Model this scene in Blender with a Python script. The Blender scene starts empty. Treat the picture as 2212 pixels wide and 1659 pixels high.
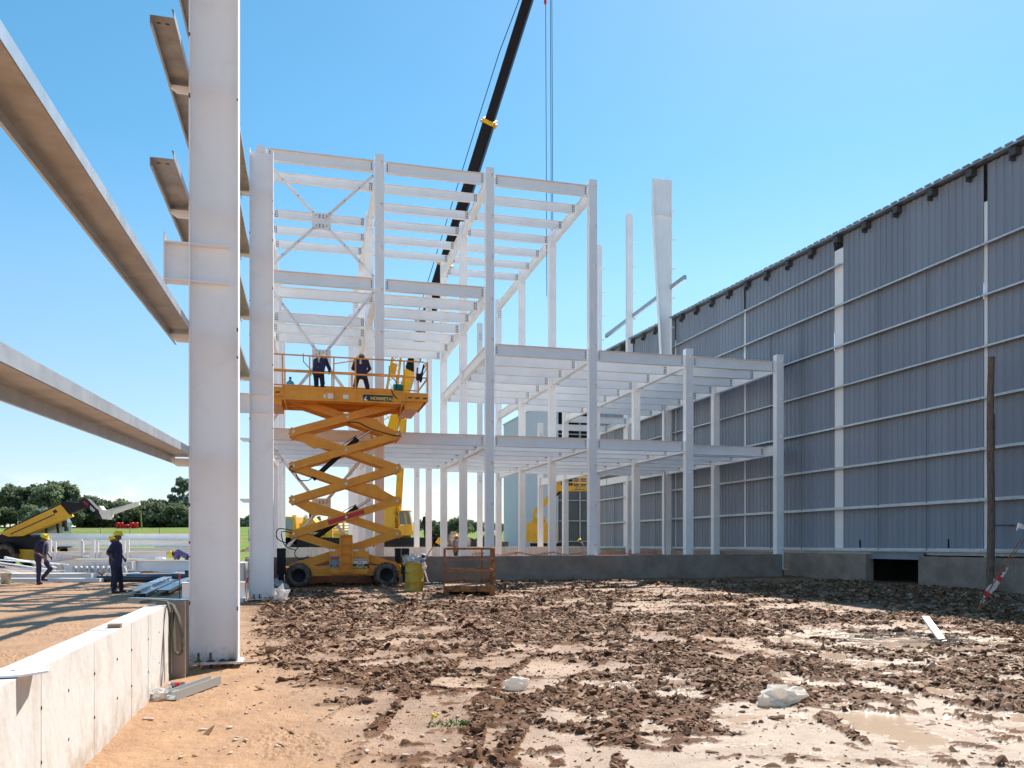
import bpy, math, random
import numpy as np
from mathutils import Vector, Matrix
R = math.radians
S = bpy.context.scene
# ------------------------------------------------------------ camera, sky, sun
FPX, CX, HY, EYE = 1700.0, 1106.0, 1161.0, 1.62     # focal, centre, horizon in a 2212 px wide view
cam = bpy.data.objects.new('camera', bpy.data.cameras.new('camera'))
S.collection.objects.link(cam); S.camera = cam
cam.location = (0, 0, EYE); cam.rotation_euler = (R(90), 0, 0)
cam.data.sensor_width = 36; cam.data.lens = 36*FPX/2212; cam.data.shift_y = (HY-829.5)/2212
cam.data.clip_start = .05; cam.data.clip_end = 9000
SUNV = Vector((.386, .743, 1.0)).normalized()
sl = bpy.data.lights.new('sun', 'SUN'); sl.energy = 4.6; sl.angle = R(.5); sl.color = (1, .95, .87)
so = bpy.data.objects.new('sun', sl); S.collection.objects.link(so)
so.rotation_euler = SUNV.to_track_quat('Z', 'Y').to_euler()
W = bpy.data.worlds.new('World'); S.world = W; W.use_nodes = True
nt = W.node_tree; bg = nt.nodes['Background']; bg.inputs[1].default_value = .112
sk = nt.nodes.new('ShaderNodeTexSky'); sk.sky_type = 'NISHITA'; sk.sun_disc = False
sk.sun_elevation = math.asin(SUNV.z); sk.sun_rotation = math.atan2(SUNV.x, SUNV.y)
sk.air_density = .9; sk.dust_density = .2; sk.ozone_density = 2.6
hs = nt.nodes.new('ShaderNodeHueSaturation'); hs.inputs['Saturation'].default_value = 1.32; hs.inputs['Hue'].default_value = .474
nt.links.new(sk.outputs[0], hs.inputs['Color'])
# low cumulus clouds just above the horizon
tc = nt.nodes.new('ShaderNodeTexCoord'); sp = nt.nodes.new('ShaderNodeSeparateXYZ'); nt.links.new(tc.outputs['Generated'], sp.inputs[0])
mp = nt.nodes.new('ShaderNodeMapping'); mp.inputs['Scale'].default_value = (9, 9, 26); nt.links.new(tc.outputs['Generated'], mp.inputs[0])
nz = nt.nodes.new('ShaderNodeTexNoise'); nz.inputs['Scale'].default_value = 1.0; nz.inputs['Detail'].default_value = 9; nz.inputs['Roughness'].default_value = .6
nt.links.new(mp.outputs[0], nz.inputs['Vector'])
rp = nt.nodes.new('ShaderNodeMapRange'); rp.inputs[1].default_value = .50; rp.inputs[2].default_value = .62; nt.links.new(nz.outputs['Fac'], rp.inputs[0])
sat = nt.nodes.new('ShaderNodeMapRange'); sat.inputs[1].default_value = .0; sat.inputs[2].default_value = .42; sat.inputs[3].default_value = .85; sat.inputs[4].default_value = 1.20
nt.links.new(sp.outputs[2], sat.inputs[0]); nt.links.new(sat.outputs[0], hs.inputs['Saturation'])
hu = nt.nodes.new('ShaderNodeMapRange'); hu.inputs[1].default_value = .0; hu.inputs[2].default_value = .42; hu.inputs[3].default_value = .495; hu.inputs[4].default_value = .478
nt.links.new(sp.outputs[2], hu.inputs[0]); nt.links.new(hu.outputs[0], hs.inputs['Hue'])
vl = nt.nodes.new('ShaderNodeMapRange'); vl.inputs[1].default_value = .0; vl.inputs[2].default_value = .30; vl.inputs[3].default_value = .64; vl.inputs[4].default_value = .97
nt.links.new(sp.outputs[2], vl.inputs[0]); nt.links.new(vl.outputs[0], hs.inputs['Value'])
band = nt.nodes.new('ShaderNodeMapRange'); band.inputs[1].default_value = .075; band.inputs[2].default_value = .02; nt.links.new(sp.outputs[2], band.inputs[0])
mu = nt.nodes.new('ShaderNodeMath'); mu.operation = 'MULTIPLY'; nt.links.new(rp.outputs[0], mu.inputs[0]); nt.links.new(band.outputs[0], mu.inputs[1])
m2 = nt.nodes.new('ShaderNodeMath'); m2.operation = 'MULTIPLY'; m2.inputs[1].default_value = .75; nt.links.new(mu.outputs[0], m2.inputs[0])
mx = nt.nodes.new('ShaderNodeMixRGB'); mx.inputs[2].default_value = (7.2, 7.4, 7.8, 1)
nt.links.new(m2.outputs[0], mx.inputs[0]); nt.links.new(hs.outputs[0], mx.inputs[1]); nt.links.new(mx.outputs[0], bg.inputs[0])
S.view_settings.view_transform = 'Standard'; S.view_settings.look = 'None'; S.view_settings.gamma = 1
S.view_settings.exposure = 0.82
S.render.engine = 'CYCLES'
random.seed(7); rng = np.random.default_rng(7)
# ------------------------------------------------------------ helpers
def G(x, y):
    Y = FPX*EYE/(y-HY); return Vector(((x-CX)/FPX*Y, Y, 0))
def D(x, y, Y): return Vector(((x-CX)/FPX*Y, Y, EYE-(y-HY)/FPX*Y))
TH = math.atan2(.247, .969)
U = Vector((math.cos(TH), math.sin(TH), 0)); V = Vector((-math.sin(TH), math.cos(TH), 0)); Z = Vector((0, 0, 1))
_m = {}
def mat(name, col, rough=.6, metal=0, bump=0, bscale=20, var=0, vscale=3, col2=None, spec=.5, stretch=None, detail=5, edge=.5, alpha=1, trans=0, coat=0):
    if name in _m: return _m[name]
    m = bpy.data.materials.new(name); m.use_nodes = True; n = m.node_tree; b = n.nodes['Principled BSDF']
    b.inputs['Base Color'].default_value = (*col, 1); b.inputs['Roughness'].default_value = rough
    b.inputs['Metallic'].default_value = metal; b.inputs['Specular IOR Level'].default_value = spec
    if alpha < 1: b.inputs['Alpha'].default_value = alpha
    if trans: b.inputs['Transmission Weight'].default_value = trans
    if coat: b.inputs['Coat Weight'].default_value = coat
    t = n.nodes.new('ShaderNodeTexCoord'); mpn = n.nodes.new('ShaderNodeMapping'); n.links.new(t.outputs['Object'], mpn.inputs[0])
    if stretch: mpn.inputs['Scale'].default_value = stretch
    if var or col2:
        z = n.nodes.new('ShaderNodeTexNoise'); z.inputs['Scale'].default_value = vscale; z.inputs['Detail'].default_value = detail; z.inputs['Roughness'].default_value = .62
        n.links.new(mpn.outputs[0], z.inputs['Vector'])
        r = n.nodes.new('ShaderNodeMapRange'); r.inputs[1].default_value = edge-.14; r.inputs[2].default_value = edge+.16; n.links.new(z.outputs['Fac'], r.inputs[0])
        x = n.nodes.new('ShaderNodeMixRGB'); n.links.new(r.outputs[0], x.inputs[0])
        c2 = col2 if col2 else tuple(c*(1-var) for c in col)
        c1 = col if col2 else tuple(min(1, c*(1+var*.5)) for c in col)
        x.inputs[1].default_value = (*c1, 1); x.inputs[2].default_value = (*c2, 1); n.links.new(x.outputs[0], b.inputs['Base Color'])
    if bump:
        z2 = n.nodes.new('ShaderNodeTexNoise'); z2.inputs['Scale'].default_value = bscale; z2.inputs['Detail'].default_value = 6
        n.links.new(mpn.outputs[0], z2.inputs['Vector'])
        bn = n.nodes.new('ShaderNodeBump'); bn.inputs['Strength'].default_value = bump; bn.inputs['Distance'].default_value = .02
        n.links.new(z2.outputs['Fac'], bn.inputs['Height']); n.links.new(bn.outputs[0], b.inputs['Normal'])
    _m[name] = m; return m
WHITE = mat('white_paint', (.92, .915, .92), .42, var=.05, vscale=1.3, bump=.04, bscale=3)
WHITED = mat('white_paint_scuffed', (.91, .895, .905), .45, col2=(.82, .79, .78), vscale=2.2, edge=.66, bump=.04, bscale=3)
def splash(m):
    n = m.node_tree; b = n.nodes['Principled BSDF']; lk = b.inputs['Base Color'].links[0].from_socket
    g_ = n.nodes.new('ShaderNodeNewGeometry'); s_ = n.nodes.new('ShaderNodeSeparateXYZ'); n.links.new(g_.outputs['Position'], s_.inputs[0])
    z_ = n.nodes.new('ShaderNodeTexNoise'); z_.inputs['Scale'].default_value = 7; z_.inputs['Detail'].default_value = 8; z_.inputs['Roughness'].default_value = .7; n.links.new(g_.outputs['Position'], z_.inputs['Vector'])
    a_ = n.nodes.new('ShaderNodeMath'); a_.operation = 'MULTIPLY_ADD'; a_.inputs[1].default_value = 1.5; n.links.new(z_.outputs['Fac'], a_.inputs[0]); q = n.nodes.new('ShaderNodeMath'); q.operation = 'MULTIPLY'; q.inputs[1].default_value = -1.1; n.links.new(s_.outputs[2], q.inputs[0]); n.links.new(q.outputs[0], a_.inputs[2])
    r_ = n.nodes.new('ShaderNodeMapRange'); r_.inputs[1].default_value = .52; r_.inputs[2].default_value = .95; r_.inputs[4].default_value = .8; n.links.new(a_.outputs[0], r_.inputs[0])
    x_ = n.nodes.new('ShaderNodeMixRGB'); x_.inputs[2].default_value = (.40, .27, .17, 1); n.links.new(r_.outputs[0], x_.inputs[0]); n.links.new(lk, x_.inputs[1])
    v_ = n.nodes.new('ShaderNodeTexNoise'); v_.inputs['Scale'].default_value = 3.5; v_.inputs['Detail'].default_value = 10; v_.inputs['Roughness'].default_value = .75; n.links.new(g_.outputs['Position'], v_.inputs['Vector'])
    r2 = n.nodes.new('ShaderNodeMapRange'); r2.inputs[1].default_value = .715; r2.inputs[2].default_value = .73; r2.inputs[4].default_value = .7; n.links.new(v_.outputs['Fac'], r2.inputs[0])
    y_ = n.nodes.new('ShaderNodeMixRGB'); y_.inputs[2].default_value = (.22, .12, .08, 1); n.links.new(r2.outputs[0], y_.inputs[0]); n.links.new(x_.outputs[0], y_.inputs[1]); n.links.new(y_.outputs[0], b.inputs['Base Color'])
splash(WHITED)
BOLT = mat('bolt_steel', (.10, .085, .07), .5, metal=.6)
GALV = mat('galvanised_steel', (.50, .53, .55), .36, metal=.75, col2=(.36, .38, .40), vscale=9, bump=.04)
GALVB = mat('bright_galvanised_girt', (.62, .67, .70), .38, metal=.3, col2=(.50, .55, .58), vscale=3)
GALVD = mat('galvanised_girt', (.44, .41, .38), .36, metal=.45, col2=(.31, .275, .245), vscale=4, stretch=(1, 1, 1))
CONC = mat('concrete', (.36, .285, .235), .85, col2=(.24, .185, .15), vscale=1.6, bump=.3, bscale=14)
CONCL = mat('concrete_pale', (.66, .63, .59), .85, col2=(.49, .44, .39), vscale=2.6, edge=.60, bump=.35, bscale=16, stretch=(1, 1, .6), detail=9)
ORANGE = mat('orange_machine_paint', (.84, .33, .012), .40, col2=(.66, .24, .010), vscale=2.5, edge=.58)
YEL = mat('yellow_crane_paint', (.72, .40, .015), .42, col2=(.58, .30, .012), vscale=2, edge=.6)
BLACK = mat('black_paint', (.012, .012, .015), .5, spec=.25)
NAVYB = mat('dark_blue_boom', (.006, .008, .015), .5, spec=.2)
RUB = mat('muddy_rubber', (.045, .04, .036), .85, col2=(.22, .16, .115), vscale=7, bump=.5, bscale=30)
RUBB = mat('rubber', (.022, .021, .021), .8)
CHROME = mat('chrome', (.7, .7, .72), .15, metal=1)
GLASS = mat('tinted_glass', (.035, .05, .055), .06, spec=.9)
GLASSL = mat('cab_glass', (.16, .24, .26), .06, spec=.9)
CLADI = mat('grey_cladding', (.25, .285, .345), .45, var=.13, vscale=1.0, stretch=(1, 1, .04), detail=2)
CLADO = mat('pale_cladding', (.66, .67, .80), .45, var=.04, vscale=.5)
SHADEIN = mat('painted_interior_shade', (.025, .024, .024), .9)  # near-black colour stands in for the shade inside the buildings
WOOD = mat('weathered_timber', (.36, .26, .17), .8, col2=(.25, .17, .11), vscale=9, stretch=(1, 6, 6))
POLE = mat('dark_timber', (.26, .18, .135), .9, col2=(.10, .07, .055), vscale=12, stretch=(3, 3, .4), bump=.6, bscale=30)
RUST = mat('rusty_orange_paint', (.42, .165, .035), .7, col2=(.13, .045, .025), vscale=9, edge=.5)
DRUM = mat('chipped_yellow_paint', (.50, .36, .035), .5, col2=(.22, .15, .04), vscale=7, edge=.62)
PLAST = mat('white_plastic_film', (.78, .77, .75), .35, bump=.3, bscale=12)
SACK = mat('white_woven_sack', (.76, .73, .68), .7, bump=.2, bscale=60)
splash(CONCL)
def film(name, col, f=.45, rough=.5):
    m = mat(name, col, rough, bump=.3, bscale=14); n = m.node_tree; out = n.nodes['Material Output']; tr = n.nodes.new('ShaderNodeBsdfTranslucent'); tr.inputs[0].default_value = (*col, 1)
    mxs = n.nodes.new('ShaderNodeMixShader'); mxs.inputs[0].default_value = f; n.links.new(n.nodes['Principled BSDF'].outputs[0], mxs.inputs[1]); n.links.new(tr.outputs[0], mxs.inputs[2]); n.links.new(mxs.outputs[0], out.inputs[0]); return m
PLAST = film('thin_white_plastic', (.84, .80, .76), .5, .7); SACK = film('thin_white_sack', (.88, .82, .74), .45, .85)
RED = mat('red_plastic', (.62, .02, .02), .45)
SKIN = mat('skin', (.20, .10, .065), .6)
NAVY = mat('navy_workwear', (.032, .028, .075), .85, bump=.3, bscale=25)
NAVYT = mat('dark_trousers', (.018, .018, .04), .85, bump=.3, bscale=25)
HELM = mat('yellow_helmet', (.88, .62, .01), .35)
BOOT = mat('work_boots', (.05, .04, .035), .8)
HAT = mat('beige_sun_hat', (.55, .44, .33), .9)
_t = HAT.node_tree; _x = _t.nodes.new('ShaderNodeBsdfTranslucent'); _x.inputs[0].default_value = (.55, .42, .30, 1); _y = _t.nodes.new('ShaderNodeMixShader'); _y.inputs[0].default_value = .5; _t.links.new(_t.nodes['Principled BSDF'].outputs[0], _y.inputs[1]); _t.links.new(_x.outputs[0], _y.inputs[2]); _t.links.new(_y.outputs[0], _t.nodes['Material Output'].inputs[0])
HAIR = mat('black_hair', (.012, .010, .010), .8)
WHT = mat('decal_white', (.75, .75, .75), .5)
YTXT = mat('decal_yellow', (.75, .55, .15), .5)
BLK = mat('decal_black', (.02, .02, .02), .5)
REDT = mat('decal_red', (.55, .02, .03), .5)
TEAL = mat('teal_plastic', (.02, .30, .27), .5)

class MB:
    def __init__(s): s.v = []; s.f = []; s.mi = []; s.cur = 0; s.sm = []; s.smooth = False
    def add(s, vs, fs):
        o = len(s.v); s.v += [tuple(v) for v in vs]; s.f += [tuple(i+o for i in f) for f in fs]
        s.mi += [s.cur]*len(fs); s.sm += [s.smooth]*len(fs); return s
    def ob(s, c, ax, ay, az):        # oriented box by centre and half-axis vectors
        c, ax, ay, az = map(Vector, (c, ax, ay, az))
        if ax.cross(ay).dot(az) < 0: ay = -ay
        vs = [c+i*ax+j*ay+k*az for k in (-1, 1) for j in (-1, 1) for i in (-1, 1)]
        return s.add(vs, [(0, 2, 3, 1), (4, 5, 7, 6), (0, 1, 5, 4), (2, 6, 7, 3), (0, 4, 6, 2), (1, 3, 7, 5)])
    def box(s, x0, x1, y0, y1, z0, z1):
        return s.ob(((x0+x1)/2, (y0+y1)/2, (z0+z1)/2), ((x1-x0)/2, 0, 0), (0, (y1-y0)/2, 0), (0, 0, (z1-z0)/2))
    def fr(s, p, q, up=(0, 0, 1)):
        p, q = Vector(p), Vector(q); d = (q-p); L = d.length; d = d/L; up = Vector(up); up = up-d*up.dot(d)
        if up.length < 1e-4: up = Vector((0, 1, 0))-d*d.y
        up.normalize(); return p, q, d, L, up, d.cross(up)
    def bar(s, p, q, w, h, up=(0, 0, 1)):   # w across, h along up
        p, q, d, L, up, sd = s.fr(p, q, up); return s.ob((p+q)/2, d*L/2, sd*w/2, up*h/2)
    def ibeam(s, p, q, dep, wid, tf=.014, tw=.010, up=(0, 0, 1)):
        p, q, d, L, up, sd = s.fr(p, q, up); c = (p+q)/2
        s.ob(c+up*(dep/2-tf/2), d*L/2, sd*wid/2, up*tf/2); s.ob(c-up*(dep/2-tf/2), d*L/2, sd*wid/2, up*tf/2)
        return s.ob(c, d*L/2, sd*tw/2, up*(dep/2-tf))
    def cyl(s, p, q, r, r2=None, n=12, cap=True):
        r2 = r if r2 is None else r2; p, q, d, L, up, sd = s.fr(p, q)
        vs = []
        for c, rr in ((p, r), (q, r2)):
            for i in range(n):
                a = 2*math.pi*i/n; vs.append(c+(up*math.cos(a)+sd*math.sin(a))*rr)
        fs = [(i, (i+1) % n, n+(i+1) % n, n+i) for i in range(n)]
        s.smooth = True; s.add(vs, fs); s.smooth = False
        if cap: s.add(vs, [tuple(range(n))[::-1], tuple(range(n, 2*n))])
        return s
    def tube(s, pts, r, n=6):
        pts = [Vector(p) for p in pts]; rings = []; up = Vector((0, 0, 1))
        for i, p in enumerate(pts):
            d = (pts[min(i+1, len(pts)-1)]-pts[max(i-1, 0)]).normalized(); u = up-d*up.dot(d)
            if u.length < .05: u = Vector((1, 0, 0))-d*d.x
            u.normalize(); sd = d.cross(u); rr = r[i] if isinstance(r, (list, tuple)) else r
            rings.append([p+(u*math.cos(2*math.pi*k/n)+sd*math.sin(2*math.pi*k/n))*rr for k in range(n)])
        vs = [v for g in rings for v in g]; fs = []
        for i in range(len(pts)-1):
            for k in range(n): fs.append((i*n+k, i*n+(k+1) % n, (i+1)*n+(k+1) % n, (i+1)*n+k))
        s.smooth = True; s.add(vs, fs); s.smooth = False
        return s.add(vs, [tuple(range(n))[::-1], tuple(range((len(pts)-1)*n, len(pts)*n))])
    def lathe(s, c, prof, axis=(0, 0, 1), n=20):   # prof: (radius, along)
        c = Vector(c); p, q, d, L, up, sd = s.fr(c, c+Vector(axis)); vs = []
        for r, a in prof:
            for i in range(n):
                t = 2*math.pi*i/n; vs.append(c+d*a+(up*math.cos(t)+sd*math.sin(t))*r)
        fs = [(j*n+i, j*n+(i+1) % n, (j+1)*n+(i+1) % n, (j+1)*n+i) for j in range(len(prof)-1) for i in range(n)]
        s.smooth = True; s.add(vs, fs); s.smooth = False; return s
    def prism(s, poly, o, ax, ay, az):       # polygon in (ax, ay) extruded by vector az from origin o
        o, ax, ay, az = map(Vector, (o, ax, ay, az)); n = len(poly)
        a = [o+ax*x+ay*y for x, y in poly]; b = [v+az for v in a]
        return s.add(a+b, [tuple(range(n))[::-1], tuple(range(n, 2*n))]+[(i, (i+1) % n, n+(i+1) % n, n+i) for i in range(n)])
    def sphere(s, c, rx, ry=None, rz=None, n=10, m=7):
        ry = ry or rx; rz = rz or rx; c = Vector(c); vs = []
        for j in range(m+1):
            t = math.pi*j/m
            for i in range(n):
                a = 2*math.pi*i/n; vs.append(c+Vector((rx*math.sin(t)*math.cos(a), ry*math.sin(t)*math.sin(a), rz*math.cos(t))))
        fs = [(j*n+i, (j+1)*n+i, (j+1)*n+(i+1) % n, j*n+(i+1) % n) for j in range(m) for i in range(n)]
        s.smooth = True; s.add(vs, fs); s.smooth = False; return s
    def build(s, name, mats, parent=None, **k):
        me = bpy.data.meshes.new(name); me.from_pydata(s.v, [], s.f)
        for m in (mats if isinstance(mats, (list, tuple)) else [mats]): me.materials.append(m)
        me.polygons.foreach_set('material_index', s.mi); me.polygons.foreach_set('use_smooth', s.sm); me.update()
        import bmesh
        bm = bmesh.new(); bm.from_mesh(me); bmesh.ops.recalc_face_normals(bm, faces=bm.faces); bm.to_mesh(me); bm.free()
        o = bpy.data.objects.new(name, me); S.collection.objects.link(o); o.parent = parent
        tag(o, **k); return o
def tag(o, label=None, cat=None, group=None, kind=None):
    for a, b in (('label', label), ('category', cat), ('group', group), ('kind', kind)):
        if b: o[a] = b
    return o
def thing(name, label, cat, loc=(0, 0, 0), rz=0, group=None):
    o = bpy.data.objects.new(name, None); o.empty_display_size = .2; S.collection.objects.link(o)
    o.location = loc; o.rotation_euler = (0, 0, rz); return tag(o, label, cat, group)
def settle(o, loc, rz=0):   # a single mesh built in local space, placed
    o.location = loc; o.rotation_euler = (0, 0, rz); return o
def copy_thing(o, parent=None):
    c = o.copy(); S.collection.objects.link(c); c.parent = parent
    for ch in [x for x in bpy.data.objects if x.parent == o]: copy_thing(ch, c)
    return c
def text(s, name, body, size, o, ax, ay, m, parent, ext=.002, sx=1.0, align='CENTER'):
    cu = bpy.data.curves.new(name, 'FONT'); cu.body = body; cu.size = size; cu.extrude = ext; cu.align_x = align; cu.align_y = 'CENTER'; cu.offset = size*.03
    t = bpy.data.objects.new(name, cu); me = bpy.data.meshes.new_from_object(t); bpy.data.objects.remove(t)
    ax = Vector(ax).normalized(); ay = Vector(ay).normalized(); az = ax.cross(ay)
    M = Matrix((ax*sx, ay, az)).transposed().to_4x4(); M.translation = Vector(o); me.transform(M)
    me.materials.append(m); t = bpy.data.objects.new(name, me); S.collection.objects.link(t); t.parent = parent; return t
def loc_of(o, p):            # world point into a thing's local frame (thing rotated about z)
    v = Vector(p)-o.location; a = -o.rotation_euler.z
    return Vector((v.x*math.cos(a)-v.y*math.sin(a), v.x*math.sin(a)+v.y*math.cos(a), v.z))
# ------------------------------------------------------------ numpy noise
def hsh(ix, iy, s):
    h = (ix.astype(np.int64)*374761393+iy.astype(np.int64)*668265263+s*1442695041) & 0xffffffff
    h = ((h ^ (h >> 13))*1274126177) & 0xffffffff; h = h ^ (h >> 16); return (h & 0xffffff)/float(0xffffff)
def vnoise(x, y, s=0):
    ix = np.floor(x); iy = np.floor(y); fx = x-ix; fy = y-iy; fx = fx*fx*(3-2*fx); fy = fy*fy*(3-2*fy)
    a = hsh(ix, iy, s); b = hsh(ix+1, iy, s); c = hsh(ix, iy+1, s); d = hsh(ix+1, iy+1, s)
    return (a*(1-fx)+b*fx)*(1-fy)+(c*(1-fx)+d*fx)*fy
def fbm(x, y, o=4, s=0):
    t = 0; a = .5; n = 0
    for i in range(o): t = t+a*vnoise(x*2**i+i*17.3, y*2**i-i*9.1, s+i); n += a; a *= .5
    return t/n
def lumps(x, y, s):        # cellular clods: 0..1 domes of random size with ragged outline
    ix = np.floor(x); iy = np.floor(y); best = np.zeros_like(x)
    for dx in (-1, 0, 1):
        for dy in (-1, 0, 1):
            jx = ix+dx; jy = iy+dy; px = jx+hsh(jx, jy, s); py = jy+hsh(jx, jy, s+1); r = .25+.5*hsh(jx, jy, s+2)
            d = np.hypot((x-px), (y-py))/r; best = np.maximum(best, np.sqrt(np.clip(1-d*d, 0, 1))*r*1.5)
    return best
def sstep(a, b, x): t = np.clip((x-a)/(b-a), 0, 1); return t*t*(3-2*t)
# ------------------------------------------------------------ ground
def far_z(x, y):            # the land rises gently beyond the site
    a = sstep(75., 205., y)*(2.6+1.7*sstep(-15, -70, x))
    return a+sstep(205, 900, y)*5
def ground_h(x, y):
    near = 1-sstep(32, 46, y)
    bl = -2.83-.41*(y-9.5)
    edge = x-bl+1.1*(fbm(x*.6, y*.6, 3, 3)-.5)
    churn = sstep(-.5, .8, edge)*(1-sstep(27, 31, y)*.3)
    left = 1-sstep(-.3, .3, x-(-3.9+.255*(8.97-y)))     # beyond the low wall
    big = fbm(x*.35, y*.35, 3, 11)-.5
    clump = fbm(x*.55+5, y*.75, 4, 21)
    band = sstep(7.8, 10.5, y+.25*x+2*(fbm(x*.4, y*.4, 2, 77)-.5))*(1-.55*sstep(17, 22, y))
    wetz = sstep(-.8, 1.2, x-.05*y)*(1-sstep(8.6, 10.2, y+.1*x))+sstep(3.2, 5.2, x)*(1-sstep(12.5, 15, y))*.9
    wetz = np.clip(wetz, 0, 1)
    pres = sstep(.50-.16*band, .60-.12*band, clump)      # where clods lie
    # tyre ruts
    rut = np.zeros_like(x); tr = np.zeros_like(x)
    for (x0, y0, x1, y1, w) in ((-.9, 5.2, .4, 14, .28), (.35, 5.2, 1.9, 12, .28), (-2.3, 6.6, -.6, 17, .26), (-3.0, 9, 1.8, 13.2, .25), (3.2, 6, 2.2, 16, .3), (4.6, 7, 4.4, 18, .3), (-4.5, 14, 6, 17.5, .3), (-5.2, 17, 8, 22, .3)):
        dx, dy = x1-x0, y1-y0; L = math.hypot(dx, dy); t = ((x-x0)*dx+(y-y0)*dy)/L
        dd = ((x-x0)*dy-(y-y0)*dx)/L+.18*np.sin(t*.7+x0); inr = sstep(-.5, .5, t)*(1-sstep(L-.5, L+.5, t))
        g = np.exp(-(dd/w)**2)*inr; rid = (np.exp(-((np.abs(dd)-w*1.5)/(w*.42))**2))*inr
        rut += -.035*g+.045*rid*(.35+.9*vnoise(t*4, dd*5, 5)); tr = np.maximum(tr, rid)
    pres = np.clip(np.maximum(pres, tr*.9), 0, 1)*churn
    patch = fbm(x*1.2+3, y*2.1, 5, 121)
    cov = np.clip(.28+.36*band-.10*wetz+.2*tr, 0, .85)
    q_ = .55*clump+.45*patch; th_ = .60-.24*cov
    pres = sstep(th_, th_+.045, q_+.03*(vnoise(x*8, y*11, 140)-.5))*churn; pres = np.maximum(pres, sstep(.62, .80, tr*(.35+.9*vnoise(x*2.2, y*2.6, 141)))*churn*.9)
    wx = x+.07*(vnoise(x*7, y*7, 31)-.5)+.03*(vnoise(x*19, y*19, 33)-.5); wy = y+.07*(vnoise(x*7, y*7, 32)-.5)+.03*(vnoise(x*19, y*19, 34)-.5)
    c1 = lumps(wx*4.4, wy*7.2, 41)/5; c2 = lumps(wx*9.5, wy*14, 51)/11; c3 = lumps(wx*21, wy*27, 61)/22
    bil = sum(np.abs(vnoise(x*f_, y*f_*1.15, 150+i_)-.5)*w_ for i_, (f_, w_) in enumerate(((6, .05), (13, .034), (26, .022))))
    sel = sstep(.42, .58, fbm(x*1.9, y*2.6, 3, 91)); fine = (fbm(x*14, y*14, 4, 71)-.5)
    clod = pres*(.7+.25*band)*(1-.25*wetz)*(.006+c1*.26*sel+c2*.45+c3*.40+bil*.9)
    cap = .020+.045*vnoise(x*2.3, y*4.1, 201)*(.6+.4*sel); clod = cap*np.tanh(clod*1.1/cap)*(1+.7*(vnoise(x*17, y*23, 202)-.5))+pres*.5*(bil-.012)
    loose = churn*sstep(.45, .65, fbm(x*.9, y*1.4, 3, 181))*lumps(wx*11, wy*14, 171)/12*sstep(.6, .75, vnoise(x*6, y*7, 172))
    z = .035*big+rut*churn*.28+clod*.6+loose*.6
    z += churn*.020*(fbm(x*5, y*7, 4, 15)-.5)+.006*fine
    z += (1-churn)*(.02*(fbm(x*2, y*2, 4, 17)-.5)+.4*c3*sstep(.62, .72, fbm(x*1.1, y*1.1, 3, 18))+.014*fine)
    clod = clod+loose*2
    # shallow water and liquid silt fill the lows
    lvl = -.004+.010*(fbm(x*.5, y*.5, 2, 95)-.5)
    wet = wetz*sstep(.004, -.004, z-lvl)
    z = np.where(wetz > .05, z*(1-wet)+wet*(lvl+.0015*(fbm(x*20, y*20, 3, 55)-.5)), z)
    # level pads round the walls
    z = z*near+far_z(x, y)+(1-near)*(.12*(fbm(x*.12, y*.12, 4, 8)-.5))
    cl = sstep(.003, .014, clod)*churn*(1-.75*band*sstep(.42, .62, fbm(x*4, y*7, 3, 190))*(1-sstep(.55,.85,tr)))
    ground_h.pres = pres*near; return z, cl*near, wet*near, churn*near, wetz*near
def grid_mesh(name, X, Y, Zf):
    n, m = X.shape; z, cl, wet, ch, wz = Zf
    co = np.stack([X, Y, z], -1).reshape(-1, 3).astype(np.float32)
    i = np.arange(n*m).reshape(n, m); q = np.stack([i[:-1, :-1], i[:-1, 1:], i[1:, 1:], i[1:, :-1]], -1).reshape(-1, 4).astype(np.int32)
    me = bpy.data.meshes.new(name); me.vertices.add(len(co)); me.vertices.foreach_set('co', co.ravel())
    me.loops.add(q.size); me.loops.foreach_set('vertex_index', q.ravel()); me.polygons.add(len(q))
    me.polygons.foreach_set('loop_start', np.arange(0, q.size, 4, dtype=np.int32)); me.polygons.foreach_set('loop_total', np.full(len(q), 4, np.int32))
    me.polygons.foreach_set('use_smooth', np.ones(len(q), bool)); me.update(calc_edges=True)
    a = me.color_attributes.new('soil', 'FLOAT_COLOR', 'POINT')
    a.data.foreach_set('color', np.stack([cl, wet, ch, wz], -1).reshape(-1).astype(np.float32))
    o = bpy.data.objects.new(name, me); S.collection.objects.link(o); return o
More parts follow.
